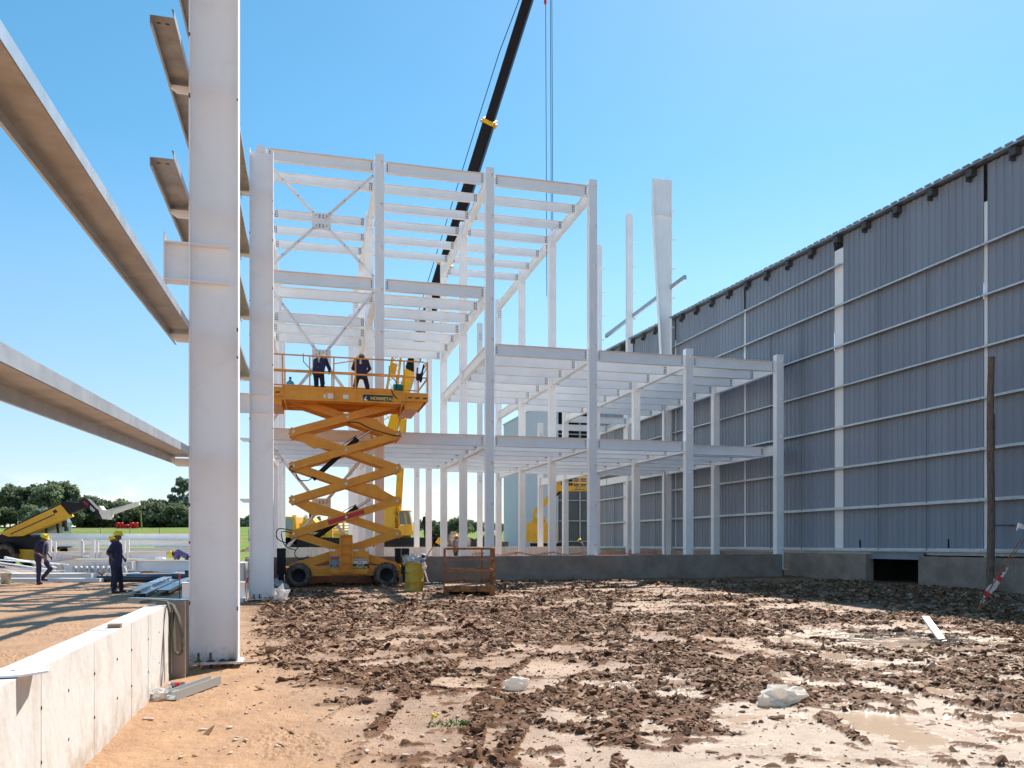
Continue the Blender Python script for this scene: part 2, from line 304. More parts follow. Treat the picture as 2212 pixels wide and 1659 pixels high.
def ground_mat():
    m = bpy.data.materials.new('site_soil'); m.use_nodes = True; n = m.node_tree; b = n.nodes['Principled BSDF']; L = n.links.new
    at = n.nodes.new('ShaderNodeAttribute'); at.attribute_name = 'soil'; se = n.nodes.new('ShaderNodeSeparateColor'); L(at.outputs['Color'], se.inputs[0])
    geo = n.nodes.new('ShaderNodeNewGeometry')
    def noise(sc, det=6, ro=.6):
        z = n.nodes.new('ShaderNodeTexNoise'); z.inputs['Scale'].default_value = sc; z.inputs['Detail'].default_value = det; z.inputs['Roughness'].default_value = ro; L(geo.outputs['Position'], z.inputs['Vector']); return z.outputs['Fac']
    def ramp(v, a, c):
        r = n.nodes.new('ShaderNodeMapRange'); r.inputs[1].default_value = a; r.inputs[2].default_value = c; L(v, r.inputs[0]); return r.outputs[0]
    def mix(f, a, c):
        x = n.nodes.new('ShaderNodeMixRGB')
        for k, v in ((0, f), (1, a), (2, c)):
            if isinstance(v, tuple): x.inputs[k].default_value = (*v, 1)
            elif isinstance(v, float): x.inputs[k].default_value = v
            else: L(v, x.inputs[k])
        return x.outputs[0]
    dry = mix(ramp(noise(1.7), .35, .65), (.42, .235, .115), (.32, .168, .082))
    dry = mix(ramp(noise(38, 3), .58, .72), dry, (.50, .37, .25))
    silt = mix(ramp(noise(2.3), .35, .65), (.33, .195, .115), (.22, .125, .074)); silt = mix(ramp(noise(.8, 5), .50, .62), silt, (.42, .275, .18)); silt = mix(ramp(noise(30, 4), .52, .66), silt, (.16, .088, .052))
    base = mix(se.outputs[2], dry, silt)
    base = mix(at.outputs['Alpha'], base, mix(ramp(noise(3.1), .4, .65), (.46, .34, .25), (.36, .25, .175)))
    clodc = mix(ramp(noise(6), .35, .65), (.19, .098, .056), (.10, .048, .027))
    cm = n.nodes.new('ShaderNodeMath'); cm.operation = 'MULTIPLY'; L(se.outputs[0], cm.inputs[0]); L(ramp(noise(11), .12, .36), cm.inputs[1])
    base = mix(cm.outputs[0], base, clodc)
    base = mix(se.outputs[1], base, (.50, .355, .245))
    # grass far out
    sxyz = n.nodes.new('ShaderNodeSeparateXYZ'); L(geo.outputs['Position'], sxyz.inputs[0])
    gr = mix(ramp(noise(.35, 8, .7), .35, .65), (.11, .19, .03), (.20, .25, .06))
    gr = mix(ramp(noise(.05, 4), .5, .62), gr, (.20, .19, .07))
    ym = n.nodes.new('ShaderNodeMath'); ym.operation = 'MULTIPLY_ADD'; L(noise(.2, 5), ym.inputs[0]); ym.inputs[1].default_value = 16; L(sxyz.outputs[1], ym.inputs[2])
    lx = n.nodes.new('ShaderNodeMapRange'); lx.inputs[1].default_value = -8; lx.inputs[2].default_value = -14; lx.inputs[4].default_value = 17; L(sxyz.outputs[0], lx.inputs[0])
    yl = n.nodes.new('ShaderNodeMath'); yl.operation = 'ADD'; L(ym.outputs[0], yl.inputs[0]); L(lx.outputs[0], yl.inputs[1]); gm = ramp(yl.outputs[0], 66, 70)
    base = mix(gm, base, gr); L(base, b.inputs['Base Color'])
    ro = n.nodes.new('ShaderNodeMapRange'); L(se.outputs[1], ro.inputs[0]); ro.inputs[3].default_value = .62; ro.inputs[4].default_value = .10
    rw = n.nodes.new('ShaderNodeMath'); rw.operation = 'MULTIPLY_ADD'; L(at.outputs['Alpha'], rw.inputs[0]); rw.inputs[1].default_value = -.30; L(ro.outputs[0], rw.inputs[2])
    rc = n.nodes.new('ShaderNodeMath'); rc.operation = 'MAXIMUM'; rc.inputs[1].default_value = .07; rq = n.nodes.new('ShaderNodeMath'); rq.operation = 'MULTIPLY_ADD'; L(se.outputs[0], rq.inputs[0]); rq.inputs[1].default_value = .25; L(rw.outputs[0], rq.inputs[2]); rw = rq; L(rw.outputs[0], rc.inputs[0])
    rg = n.nodes.new('ShaderNodeMath'); rg.operation = 'MAXIMUM'; L(rc.outputs[0], rg.inputs[0]); L(gm, rg.inputs[1]); L(rg.outputs[0], b.inputs['Roughness'])
    sg = n.nodes.new('ShaderNodeMapRange'); L(gm, sg.inputs[0]); sg.inputs[3].default_value = .4; sg.inputs[4].default_value = .1; sgc = n.nodes.new('ShaderNodeMath'); sgc.operation = 'MULTIPLY_ADD'; L(se.outputs[0], sgc.inputs[0]); sgc.inputs[1].default_value = -.34; L(sg.outputs[0], sgc.inputs[2]); L(sgc.outputs[0], b.inputs['Specular IOR Level'])
    bn = n.nodes.new('ShaderNodeBump'); bn.inputs['Distance'].default_value = .022; L(noise(45, 7, .65), bn.inputs['Height'])
    bs = n.nodes.new('ShaderNodeMapRange'); L(se.outputs[1], bs.inputs[0]); bs.inputs[3].default_value = .7; bs.inputs[4].default_value = .10; L(bs.outputs[0], bn.inputs['Strength']); L(bn.outputs[0], b.inputs['Normal'])
    return m
ys = [1.6]
while ys[-1] < 36: ys.append(ys[-1]*1.0042)
while ys[-1] < 5000: ys.append(ys[-1]*1.03)
ys = np.array(ys); us = np.concatenate([np.linspace(-1.6, -.76, 60, False), np.linspace(-.76, .76, 1000), np.linspace(.77, 1.6, 60)])
YY, UU = np.meshgrid(ys, us, indexing='ij'); XX = UU*YY
# rows start beside the camera: keep side reach wide enough near it
g = grid_mesh('ground', XX, YY, ground_h(XX, YY)); GM = ground_mat(); g.data.materials.append(GM); g['kind'] = 'structure'
MB().box(-3000, 3000, -300, 4800, -.5, -.16).build('ground_base', mat('plain_soil', (.40, .26, .16), .9), kind='structure')

# broken clods lying on the churned soil
def clods(N):
    r = np.random.default_rng(5); Y = 4.2+25*r.random(N)**.92; u = r.uniform(-.78, .80, N); X = u*Y
    z, cl, wet, ch, wz = ground_h(X, Y); pr = ground_h.pres
    fb = (X-FO_[0])*(-.247)+(Y-FO_[1])*.969; wl_ = (X-11.74)*.958+(Y-33.6)*.288
    ok = (r.random(N) < np.clip(pr*(.25+.75*sstep(.40, .62, fbm(X*1.7, Y*2.4, 3, 301)))*.85+.075*ch*(1-.5*wz)+.010, 0, 1)) & (fb < -.75) & (wl_ < -.35) & (X > -3.6-.26*(Y-9.86)*1.0-.0) & (wet < .6)
    X, Y, z, pr, wz = X[ok], Y[ok], z[ok], pr[ok], wz[ok]; n = len(X)
    s = np.clip((.0075+.00060*Y)*np.exp(.62*r.normal(size=n)), .005, .070)*(.6+.4*(pr > .3)); s = np.minimum(s, .012+.0035*Y)
    t = (1+5**.5)/2; iv = np.array([(-1, t, 0), (1, t, 0), (-1, -t, 0), (1, -t, 0), (0, -1, t), (0, 1, t), (0, -1, -t), (0, 1, -t), (t, 0, -1), (t, 0, 1), (-t, 0, -1), (-t, 0, 1)])/1.9
    it = np.array([(0, 11, 5), (0, 5, 1), (0, 1, 7), (0, 7, 10), (0, 10, 11), (1, 5, 9), (5, 11, 4), (11, 10, 2), (10, 7, 6), (7, 1, 8), (3, 9, 4), (3, 4, 2), (3, 2, 6), (3, 6, 8), (3, 8, 9), (4, 9, 5), (2, 4, 11), (6, 2, 10), (8, 6, 7), (9, 8, 1)], np.int32)
    v = iv[None]*(1+.42*r.normal(size=(n, 12, 1)).clip(-1.5, 1.5)); sc = np.stack([.9+.9*r.random(n), .7+.5*r.random(n), .34+.34*r.random(n)], 1); v = v*sc[:, None]
    tl_ = r.normal(size=(n, 2))*.35; v[:, :, 2] += v[:, :, 0]*tl_[:, :1]+v[:, :, 1]*tl_[:, 1:]
    an = np.where(r.random(n) < .5, r.uniform(0, 6.28, n), r.normal(size=n)*.5); ca, sa = np.cos(an)[:, None], np.sin(an)[:, None]; x_ = v[:, :, 0]*ca-v[:, :, 1]*sa; y_ = v[:, :, 0]*sa+v[:, :, 1]*ca
    co = np.stack([X[:, None]+x_*s[:, None], Y[:, None]+y_*s[:, None], z[:, None]+(v[:, :, 2]+.05)*s[:, None]], -1).reshape(-1, 3).astype(np.float32)
    f = (it[None]+(np.arange(n)*12)[:, None, None]).reshape(-1, 3).astype(np.int32)
    me = bpy.data.meshes.new('soil_clods'); me.vertices.add(len(co)); me.vertices.foreach_set('co', co.ravel()); me.loops.add(f.size); me.loops.foreach_set('vertex_index', f.ravel()); me.polygons.add(len(f))
    me.polygons.foreach_set('loop_start', np.arange(0, f.size, 3, dtype=np.int32)); me.polygons.foreach_set('loop_total', np.full(len(f), 3, np.int32)); me.polygons.foreach_set('use_smooth', np.zeros(len(f), bool)); me.update(calc_edges=True)
    m = bpy.data.materials.new('clod_soil'); m.use_nodes = True; q = m.node_tree; bs = q.nodes['Principled BSDF']; g_ = q.nodes.new('ShaderNodeNewGeometry'); cr = q.nodes.new('ShaderNodeValToRGB'); q.links.new(g_.outputs['Random Per Island'], cr.inputs[0]); q.links.new(cr.outputs[0], bs.inputs['Base Color'])
    e = cr.color_ramp.elements; e[0].color = (.085, .038, .020, 1); e[1].position = 1; e[1].color = (.46, .31, .205, 1); k = e.new(.45); k.color = (.175, .086, .047, 1); k = e.new(.75); k.color = (.30, .175, .105, 1)
    bs.inputs['Roughness'].default_value = .75; bs.inputs['Specular IOR Level'].default_value = .15
    me.materials.append(m); o = bpy.data.objects.new('soil_clods', me); S.collection.objects.link(o); o['kind'] = 'stuff'; o['label'] = 'dark broken mud clods strewn over the churned wet ground'; o['category'] = 'mud clods'; return n
FO_ = (-.46-.969*.41, 29.9-.247*.41)
print('clods', clods(420000))
# ------------------------------------------------------------ steel frame of the new building
FO = Vector((-.46-.969*.41, 29.9-.247*.41, 0))
frame = thing('building_frame', 'white painted multi-storey steel building frame behind the low concrete wall', 'building frame', FO, TH)
def fl(a, b, z=0): return FO+U*a+V*b+Z*z       # frame to world
GA = [4.12*(i-2) for i in range(6)]; RB = [5.3*j for j in range(5)]
L1, L2, L3, LR = 5.49, 8.95, 11.07, 15.36
def bolts(mb, c, ax, az, cols, rows, dx=.07, dz=.075, n=(0, -1, 0), r=.023):
    mb.cur = 1; c = Vector(c); ax = Vector(ax); n = Vector(n)
    for i in range(cols):
        for k in range(rows):
            p = c+ax*(i-(cols-1)/2)*dx+Z*(k-(rows-1)/2)*dz; mb.cyl(p, p+n*.018, r, n=6)
    mb.cur = 0
for i in range(6):
    for j in range(5):
        top = LR+.22 if i < 4 else (L2+.28)
        if i == 0: top = LR+.02
        if i < 2 and j > 2: top = LR+.2
        a, b = GA[i], RB[j]; m = MB(); w, d = .32, .28; z0 = .32
        # built-up box section: two flanges and two side plates
        m.box(a-w/2, a+w/2, b-d/2, b-d/2+.016, z0, top); m.box(a-w/2, a+w/2, b+d/2-.016, b+d/2, z0, top)
        m.box(a-w/2+.006, a-w/2+.018, b-d/2+.016, b+d/2-.016, z0, top); m.box(a+w/2-.018, a+w/2-.006, b-d/2+.016, b+d/2-.016, z0, top)
        m.box(a-.25, a+.25, b-.25, b+.25, z0-.03, z0)
        if j == 0:
            k = 0; z = top-.35
            while z > .9:
                m.prism([(0, 0), (.10, .0), (.12, .03), (.12, .085), (0, .085)], (a+.03, b-d/2, z), (0, -1, 0), (0, 0, 1), (.012, 0, 0))
                m.box(a-.01, a+.095, b-d/2-.11, b-d/2, z+.085, z+.093); z -= 1.55
        if j >= 3 and i < 4 or (i == 4 and j == 4):   # bolted splice plates waiting for beams
            for zz in (top-.9, L1+.2 if i < 3 else L1-.1):
                m.box(a-.10, a+.10, b-d/2-.035, b-d/2, zz-.25, zz+.25); bolts(m, (a, b-d/2-.035, zz), (1, 0, 0), 0, 2, 4, .1, .12)
        m.build('column', [WHITE, BOLT], frame)
def joist(name, i, b, ztop, dep=.36, wid=.16, a0=None, a1=None, cols=2, rows=4):
    a0 = GA[i]+.20 if a0 is None else a0; a1 = GA[i+1]-.20 if a1 is None else a1
    m = MB(); m.ibeam((a0, b, ztop-dep/2), (a1, b, ztop-dep/2), dep, wid, .013, .01)
    for s, e in ((1, a0), (-1, a1)):
        m.box(min(e, e+s*.17), max(e, e+s*.17), b-.017, b-.0055, ztop-dep+.03, ztop-.03)
        bolts(m, (e+s*.085, b-.017, ztop-dep/2), (1, 0, 0), 0, cols, rows)
    m.build(name, [WHITE, BOLT], frame)
def cross(i, j0, j1, ztop, dep=.42):
    for j in range(j0, j1):
        b0, b1 = RB[j]+.145, RB[j+1]-.145; a = GA[i]; m = MB()
        m.ibeam((a, b0, ztop-dep/2), (a, b1, ztop-dep/2), dep, .18, .014, .01)
        for b, s in ((b0, 1), (b1, -1)):      # seat plate under each end
            m.box(a-.12, a+.12, min(b, b+s*.02), max(b, b+s*.02), ztop-dep-.18, ztop-dep)
            for q in (-.06, .06): m.cur = 1; m.cyl((a+q, b, ztop-dep-.09), (a+q, b-.03, ztop-dep-.09), .015, n=6); m.cur = 0
        m.build('cross_beam', [WHITE, BOLT], frame)
for i in range(0, 3): joist('front_beam', i, 0, LR, .40, .18, cols=1)
for i in (0, 1): joist('front_beam', i, 0, L3, .42, .18, cols=1)
for i in (2, 3, 4): joist('front_beam', i, 0, L2, .42, .18, cols=1)
for i in range(4): joist('front_beam', i, 0, L1, .42, .18, cols=1)
K = 5.3/3
for i, ks in ((0, (1, 3, 4, 5)), (1, (1, 2, 3, 4, 5)), (2, (1, 2, 3, 4, 5, 6))):
    for k in ks: joist('roof_joist', i, K*k, LR-.02, .33, a0=GA[i]+.10 if k % 3 else None, a1=GA[i+1]-.10 if k % 3 else None)
for i, ks in ((0, (1, 3, 4, 5)), (1, (1, 2, 3, 4, 5, 6))):
    for k in ks: joist('upper_floor_joist', i, K*k, L3-.02, .38, a0=GA[i]+.10 if k % 3 else None, a1=GA[i+1]-.10 if k % 3 else None)
for i, ks in ((2, range(1, 7)), (3, range(1, 8)), (4, list(range(1, 8))+[9, 11])):
    for k in ks: joist('middle_floor_joist', i, K*k, L2-.02, .38, a0=GA[i]+.10 if k % 3 else None, a1=GA[i+1]-.10 if k % 3 else None)
for i in range(5):
    for k in (range(1, 7) if i < 2 else range(1, 8)):
        joist('first_floor_joist', i, K*k, L1-.02, .36, a0=GA[i]+.10 if k % 3 else None, a1=GA[i+1]-.10 if k % 3 else None, rows=2 if k > 2 else 3)
joist('first_floor_joist', 4, .95, L1, .40, a1=GA[5]-.10)
for i in range(4): cross(i, 0, 3 if i == 3 else 2, LR)
for i in range(3): cross(i, 0, 2, L3)
for i, e in ((2, 2), (3, 3), (4, 3), (5, 4)): cross(i, 0, e, L2)
for i, e in ((0, 2), (1, 2), (2, 2), (3, 3), (4, 4), (5, 4)): cross(i, 0, e, L1)
# X bracing of the first bay
for z0, z1 in ((11.12, 14.85), (5.55, 10.6), (.45, 5.0)):
    a0, a1 = GA[0]+.2, GA[1]-.2; b = .02; ac, zc = (a0+a1)/2, (z0+z1)/2; m = MB()
    m.box(ac-.33, ac+.33, b-.012, b, zc-.30, zc+.30); bolts(m, (ac, b-.012, zc-.17), (1, 0, 0), 0, 4, 2, .12, .07); bolts(m, (ac, b-.012, zc+.17), (1, 0, 0), 0, 4, 2, .12, .07)
    m.build('gusset_plate', [WHITE, BOLT], frame)
    for (aa, zz) in ((a0, z0), (a0, z1), (a1, z0), (a1, z1)):
        m = MB(); p, q = Vector((aa, b-.03, zz)), Vector((ac+(aa-ac)*.06, b-.03, zc+(zz-zc)*.06))
        dd = (q-p).normalized(); pr = Vector((-dd.z, 0, dd.x))
        m.bar(p+pr*.03, q+pr*.03, .008, .055, up=pr); m.bar(p-pr*.03, q-pr*.03, .008, .055, up=pr); m.bar(p+Vector((0, -.03, 0)), q+Vector((0, -.03, 0)), .05, .008, up=pr)
        m.cur = 1
        for t in (.03, .3, .6, .9, .96): c = p.lerp(q, t)+Vector((0, -.03, 0)); m.cyl(c, c+Vector((0, -.02, 0)), .022, n=6)
        m.cur = 0; m.build('brace', [WHITE, BOLT], frame)
# portal columns of the far bay rising past the frame
def cleats(m, x, y, zs, s=1):
    for z in zs:
        m.prism([(0, 0), (.26, 0), (.26, -.05), (.15, -.10), (0, -.10)], (x, y, z), (s, 0, 0), (0, 0, 1), (0, .012, 0)); m.box(min(x, x+s*.26), max(x, x+s*.26), y, y+.10, z, z+.01)
p = fl(GA[5], RB[2]); t = thing('tapered_column', 'tall white tapered steel column flaring to its top above the frame', 'steel column', p, TH)
m = MB(); zb, zt, zs_ = L2+.3, 21.2, 19.2
def xl(z): return .20-(.42 if z <= zb else .42+.62*(z-zb)/(zs_-zb)) if z < zs_ else .20-1.04
for (za, zc) in ((.35, zb), (zb, zs_), (zs_, zt)):
    m.prism([(xl(za), za), (.2, za), (.2, zc), (xl(zc), zc)], (0, -.005, 0), (1, 0, 0), (0, 0, 1), (0, .01, 0))
    m.bar((xl(za)-.01, 0, za), (xl(zc)-.01, 0, zc), .28, .016, up=(1, 0, 0))
m.box(.2, .216, -.14, .14, .35, zt); m.box(xl(zs_)+.01, .19, -.14, .14, zs_-.012, zs_)
for s in (-.55, -.1, .05): m.box(s-.02, s+.02, -.02, .0, zt, zt+.22)
cleats(m, .216, 0, [19.6-1.6*k for k in range(7)]); m.build('shaft', WHITE, t)
for k, lab in ((3, 'tall slender white steel column between the two other portal columns above the frame'), (4, 'farthest tall white steel column, partly hidden behind the frame')):
    p = fl(GA[5], RB[k]); t = thing('portal_column', lab, 'steel column', p, TH); m = MB()
    m.box(-.18, .18, -.15, -.135, .35, 21.4); m.box(-.18, .18, .135, .15, .35, 21.4); m.box(-.006, .006, -.135, .135, .35, 21.4); m.box(-.17, -.165, -.135, .135, .35, 21.4); m.box(.165, .17, -.135, .135, .35, 21.4)
    for s in (-.12, .06): m.box(s-.02, s+.02, -.02, 0, 21.4, 21.7)
    cleats(m, .18, 0, [19.9-1.6*q for q in range(7)]); m.build('shaft', WHITE, t)
p0, p1 = D(1480, 599, 41.6), D(1309, 726, 52.6)
m = MB(); m.ibeam(p0, p1, .24, .14, .02, .16); settle(m.build('girt', GALV, label='galvanised girt sloping up behind the tall tapered column', cat='girt'), (0, 0, 0))
for (x0, z0, x1, z1, Y) in ((1290, 745, 1310, 680, 53.3), (1347, 757, 1361, 690, 48.1)):
    pass
# ------------------------------------------------------------ near portal columns, left
def portal(name, lab, loc, H_, stub=True, rows=()):
    t = thing(name, lab, 'steel column', loc, TH); w, d = .575, .26; z0 = .06
    m = MB(); m.box(-w/2, -w/2+.016, -d/2, d/2, z0+.02, H_+.06); m.box(w/2-.016, w/2, -d/2, d/2, z0+.02, H_+.06)
    m.cur = 1; rc_ = random.Random(int(H_*10+loc[1]*7))
    for k in range(16):
        z = rc_.uniform(.4, H_-.4); s = rc_.choice((-1, 1)); h_ = rc_.uniform(.01, .06); m.box(s*w/2-.009-s*.008, s*w/2+.009-s*.008, -d/2-.0015, -d/2+.01, z, z+h_)
    m.build('flange', [WHITED, mat('chipped_primer', (.16, .06, .045), .8)], t)
    m = MB(); m.box(-w/2+.016, w/2-.016, -.006, .006, z0+.02, H_)
    for z in (4.78, 5.24): m.box(-w/2+.016, w/2-.12, -.10, -.006, z, z+.014)
    m.build('web', WHITED, t)
    m = MB(); m.box(-w/2-.03, w/2+.05, -.17, .17, z0-.005, z0+.02); m.cur = 1
    for x in (-.18, -.04, .1, .2):
        for y in (-.09, .09):
            m.cyl((x, y, -.05), (x, y, z0+(.13 if x < 0 else .05)), .014, n=8); m.cyl((x, y, z0+.02), (x, y, z0+.045), .03, n=6); m.box(x-.05, x+.05, y-.04, y+.04, z0+.02, z0+.028)
    m.build('base_plate', [WHITED, BOLT], t)
    m = MB(); m.ibeam((-w/2, 0, 5.02), (-w/2-.28, 0, 5.02), .475, .2, .013, .009); m.box(-w/2-.295, -w/2-.28, -.1, .1, 4.68, 5.36); m.build('stub_bracket', WHITED, t)
    for z in rows:
        m = MB(); s = -1; x = -w/2
        m.prism([(0, 0), (.26, 0), (.26, -.02), (.15, -.10), (0, -.10)], (x, -.006, z), (-1, 0, 0), (0, 0, 1), (0, .012, 0)); m.box(x-.26, x, .006, .11, z-.01, z); m.build('cleat', WHITED, t)
    return t
HS = [2.60, 4.14, 5.68, 7.22, 8.80, 10.38]
C1 = D(464, HY, 9.86)+Z*(-EYE); C1.x = (464-CX)/FPX*9.86; C2 = Vector(((565-CX)/FPX*20, 20, 0))
portal('steel_column', 'nearest tall white steel column rising out of the top of the picture', C1, 11.4, rows=HS)
portal('steel_column', 'white steel column left of the orange scissor lift, its full height in view', C2, 11.4, rows=HS)
dC = (C2-C1).normalized(); nC = Vector((-dC.y, dC.x, 0))    # nC points left
def girt(p, q, lab, name='girt'):
    m = MB(); p, q = Vector(p), Vector(q); t = .006; wd = .235
    d = (q-p).normalized(); n = Vector((-d.y, d.x, 0)).normalized()
    # Z profile: web lying flat, inner flange up, outer flange down, both with lips
    for c, h1, h2 in ((n*(wd/2), wd/2, None),):
        m.ob((p+q)/2+c, d*(q-p).length/2, n*wd/2, Z*t/2)
    L = (q-p).length
    m.cur = 2  # flanges use a lighter bluish copy, sky light put into the colour
    m.ob((p+q)/2+Z*(.045+t/2)-n*t/2, d*L/2, n*t/2, Z*.045); m.ob((p+q)/2+n*(wd+t/2)-Z*(.045+t/2), d*L/2, n*t/2, Z*.045)
    m.ob((p+q)/2+Z*(.09+t)+n*.010, d*L/2, n*.010, Z*t/2); m.ob((p+q)/2+n*(wd-.01)-Z*(.09+t), d*L/2, n*.010, Z*t/2)
    m.cur = 1
    for e, s in ((p, 1), (q, -1)):
        for k in (.08, .17):
            c = e+d*s*.12+n*k-Z*(t/2); m.ob(c, d*.012, n*.02, Z*.002)
    m.cur = 0
    o = m.build(name, [GALVD, BLK, mat('sky_lit_flange', (.60, .64, .68), .32, metal=.55, col2=(.46, .50, .53), vscale=5)]); tag(o, lab, 'girt', 'galvanised girts spanning between the portal columns'); return o
def cp(s, z, off=.29): return Vector((C1.x, C1.y, 0))+dC*s-U*off+Z*z     # s metres beyond the near column, on its outer flange
L12 = (C2-C1).length
girt(cp(-7.6, HS[0]-.25+.06), cp(.42, HS[0]+.06), 'lowest galvanised girt, entering from the left edge to the nearest column')
girt(cp(-7.6, HS[1]-.27+.06), cp(.42, HS[1]+.06), 'broad galvanised girt crossing the upper left sky down to the nearest column')
for k, lab in ((2, 'galvanised girt with free end left of the nearest column, lower of the two free ends'), (3, 'galvanised girt with free end left of the nearest column, upper of the two free ends'),
               (4, 'galvanised girt at the very top edge left of the nearest column'), (5, 'galvanised girt reaching the highest cleat of the second column')):
    girt(cp(-1.25 if k < 4 else -2.6, HS[k]+.06), cp(L12+.42, HS[k]+.06), lab)
    if k == 4: girt(cp(-7, HS[k]+.10), cp(-1.0, HS[k]+.075), 'short lapped galvanised girt above the upper free end, at the top edge')
# ------------------------------------------------------------ concrete walls
def cwall(name, lab, p, q, th, h, z0=-.25, mt=CONC, joints=1.2, side=1, ties=True):
    p, q = Vector(p), Vector(q); d = (q-p); L = d.length; d.normalize(); n = Vector((d.y, -d.x, 0))*side   # n = visible face normal
    m = MB(); N = max(1, int(L/joints)); e = [0]
    for i in range(N): e.append(e[-1]+L/N*random.uniform(.75, 1.25))
    e = [x*L/e[-1] for x in e]
    for i in range(N):
        a, b = e[i]+.003, e[i+1]-.003; off = random.uniform(0, .004); hh = h+random.uniform(-.003, .003)
        m.ob(p+d*(a+b)/2+n*(off/2-th/2)+Z*(z0+hh)/2, d*(b-a)/2, n*(th+off)/2, Z*(hh-z0)/2)
    m.ob(p+d*L/2-n*th/2+Z*((z0+h)/2-.01), d*(L/2-.01), n*(th/2-.012), Z*((h-z0)/2-.012))
    if ties:
        m.cur = 1
        for x in e[1:-1]:
            for z in (.3, .62): c = p+d*x+Z*z+n*.004; m.ob(c, d*.004, n*.003, Z*.010)
        m.cur = 0
    return m.build(name, [mt, BLK], label=lab, cat='concrete wall')
w0 = Vector((-3.88, 8.9, 0)); wd_ = Vector((.252, -.968, 0))
cwall('concrete_wall', 'low pale concrete foundation wall running towards the lower left corner', w0, w0+wd_*9.5, .21, .86, mt=CONCL, joints=.62, side=-1)
MB().box(-.01, .30, 0, .30, -.2, .88).build('concrete_pier', CONC, label='short grey concrete pier at the far end of the pale low wall', cat='concrete pier')
settle(bpy.data.objects['concrete_pier'], (-4.06, 9.0, 0), TH)
cwall('concrete_wall', 'long grey concrete wall in front of the steel frame', fl(-8.75, -.45), fl(12.25, -.45), .25, .93, joints=2.3)
cwall('concrete_wall', 'concrete wall end standing beside the foot of the second white column', Vector((-6.62, 19.4, 0)), Vector((-6.62, 19.4, 0))+V*8.5, .2, .98, mt=CONCL, joints=2.2, side=1, ties=False)
cwall('concrete_wall', 'short thick concrete wall end behind the second white column', Vector((-6.95, 21.2, 0)), Vector((-6.95, 21.2, 0))+V*7, .22, 1.05, joints=2.2, side=1, ties=False)
cwall('concrete_wall', 'far pale concrete wall at the back of the steel frame', fl(-8.9, 19.3), fl(11, 19.3), .25, 1.03, mt=CONCL, joints=2.4, ties=False)
cwall('concrete_wall', 'small concrete block wall beyond the frame near the dirt mound', D(1030, HY, 66)-Z*EYE, D(1098, HY, 68)-Z*EYE, .3, 1.25, joints=1.2, ties=False)
# ------------------------------------------------------------ warehouse on the right
WP = Vector((11.74, 33.6, 0)); WD = Vector((-.288, .958, 0)).normalized(); WN = Vector((-WD.y, WD.x, 0))  # WN towards the site
wh = thing('warehouse', 'long grey corrugated metal warehouse wall with galvanised girts along the right', 'warehouse', WP, 0)
def wp(s, h, o=0): return WD*s+WN*o+Z*(h-.0076*s)    # local to warehouse
SN, SF = -36.0, 20.4
cols = [(-36.2, 1), (-29.6, 0), (-23, 1), (-16.4, 0), (-9.72, 0), (-3.1, 1), (3.3, 0), (9.95, 0), (16.5, 1)]
def roofh(s): return 13.42+.03*s
GH = [1.14+1.575*k for k in range(8)]
lo = [-36.2, -29.6, -23, -16.4, -9.72, -3.1, 3.3, 9.95, 16.5, 20.4]
for a, b in zip(lo[:-1], lo[1:]):
    main = dict(cols).get(a, 0); a2 = a+(.262 if main else .07); b2 = b-(.262 if dict(cols).get(b, 0) else .07) if b < 20 else b
    m = MB(); n = max(2, int((b2-a2)/.27)); P = (b2-a2)/n; pts = []
    for k in range(n): s = a2+k*P; pts += [(s, 0), (s+P*.36, 0), (s+P*.46, -.035), (s+P*.9, -.035)]
    pts.append((b2, 0)); vs = []
    for s, o in pts: vs += [wp(s, 1.02, o-.10), wp(s, roofh(s)-.05, o-.10)]
    m.add(vs, [(2*k, 2*k+2, 2*k+3, 2*k+1) for k in range(len(pts)-1)]); m.build('wall_panel', CLADI, wh)
for s, main in cols:
    m = MB(); hw = .258 if main else .067; c0, c1 = wp(s, .9, -.265), wp(s, roofh(s)-(.5 if main else 1.2), -.265)
    m.ob((c0+c1)/2+WN*.14, WD*hw, WN*.008, (c1-c0)/2); m.ob((c0+c1)/2-WN*.14, WD*hw, WN*.008, (c1-c0)/2); m.ob((c0+c1)/2, WD*.006, WN*.13, (c1-c0)/2)
    m.build('column', WHITE, wh)
for k, h in enumerate(GH):
    s0, s1 = SN, SF
    if k == 7: s0 = -3.35
    ed = [s0]+[c for c, _ in cols if s0+.5 < c < s1]+[s1]
    for a, b in zip(ed[:-1], ed[1:]):
        if b < -18: continue
        m = MB(); a += .012; b -= .012
        for o, hh, w_, t_ in ((-.005, .0, .10, .003), (.098, -.028, .003, .03), (-.098, .028, .003, .03)):
            p, q = wp(a, h+hh, o), wp(b, h+hh, o); m.ob((p+q)/2, (q-p)/2, WN*w_, Z*t_)
        p, q = wp(a, h-.056, .088), wp(b, h-.056, .088); m.ob((p+q)/2, (q-p)/2, WN*.012, Z*.002)
        m.build('girt', GALVB, wh)
for a, b in zip(lo[3:-1], lo[4:]):
    for f in (1/3, 2/3):
        s = a+(b-a)*f; m = MB(); m.cyl(wp(s, GH[0]), wp(s, GH[6]), .014, n=6)
        for h in GH[:7]: m.cyl(wp(s, h-.03), wp(s, h+.03), .03, n=6)
        m.build('sag_rod', mat('dark_rod', (.16, .17, .18), .5, metal=.5), wh)
s = SN+.7
while s < SF:
    m = MB(); c = wp(s, roofh(s)-.17, .0); m.ob(c, WD*.11, WN*.12, Z*.11); m.ob(c+WD*.10-Z*.16, WD*.02, WN*.11, Z*.06)
    m.build('roof_purlin_end', mat('purlin_end_dark', (.07, .075, .08), .6), wh); s += 1.53
m = MB()
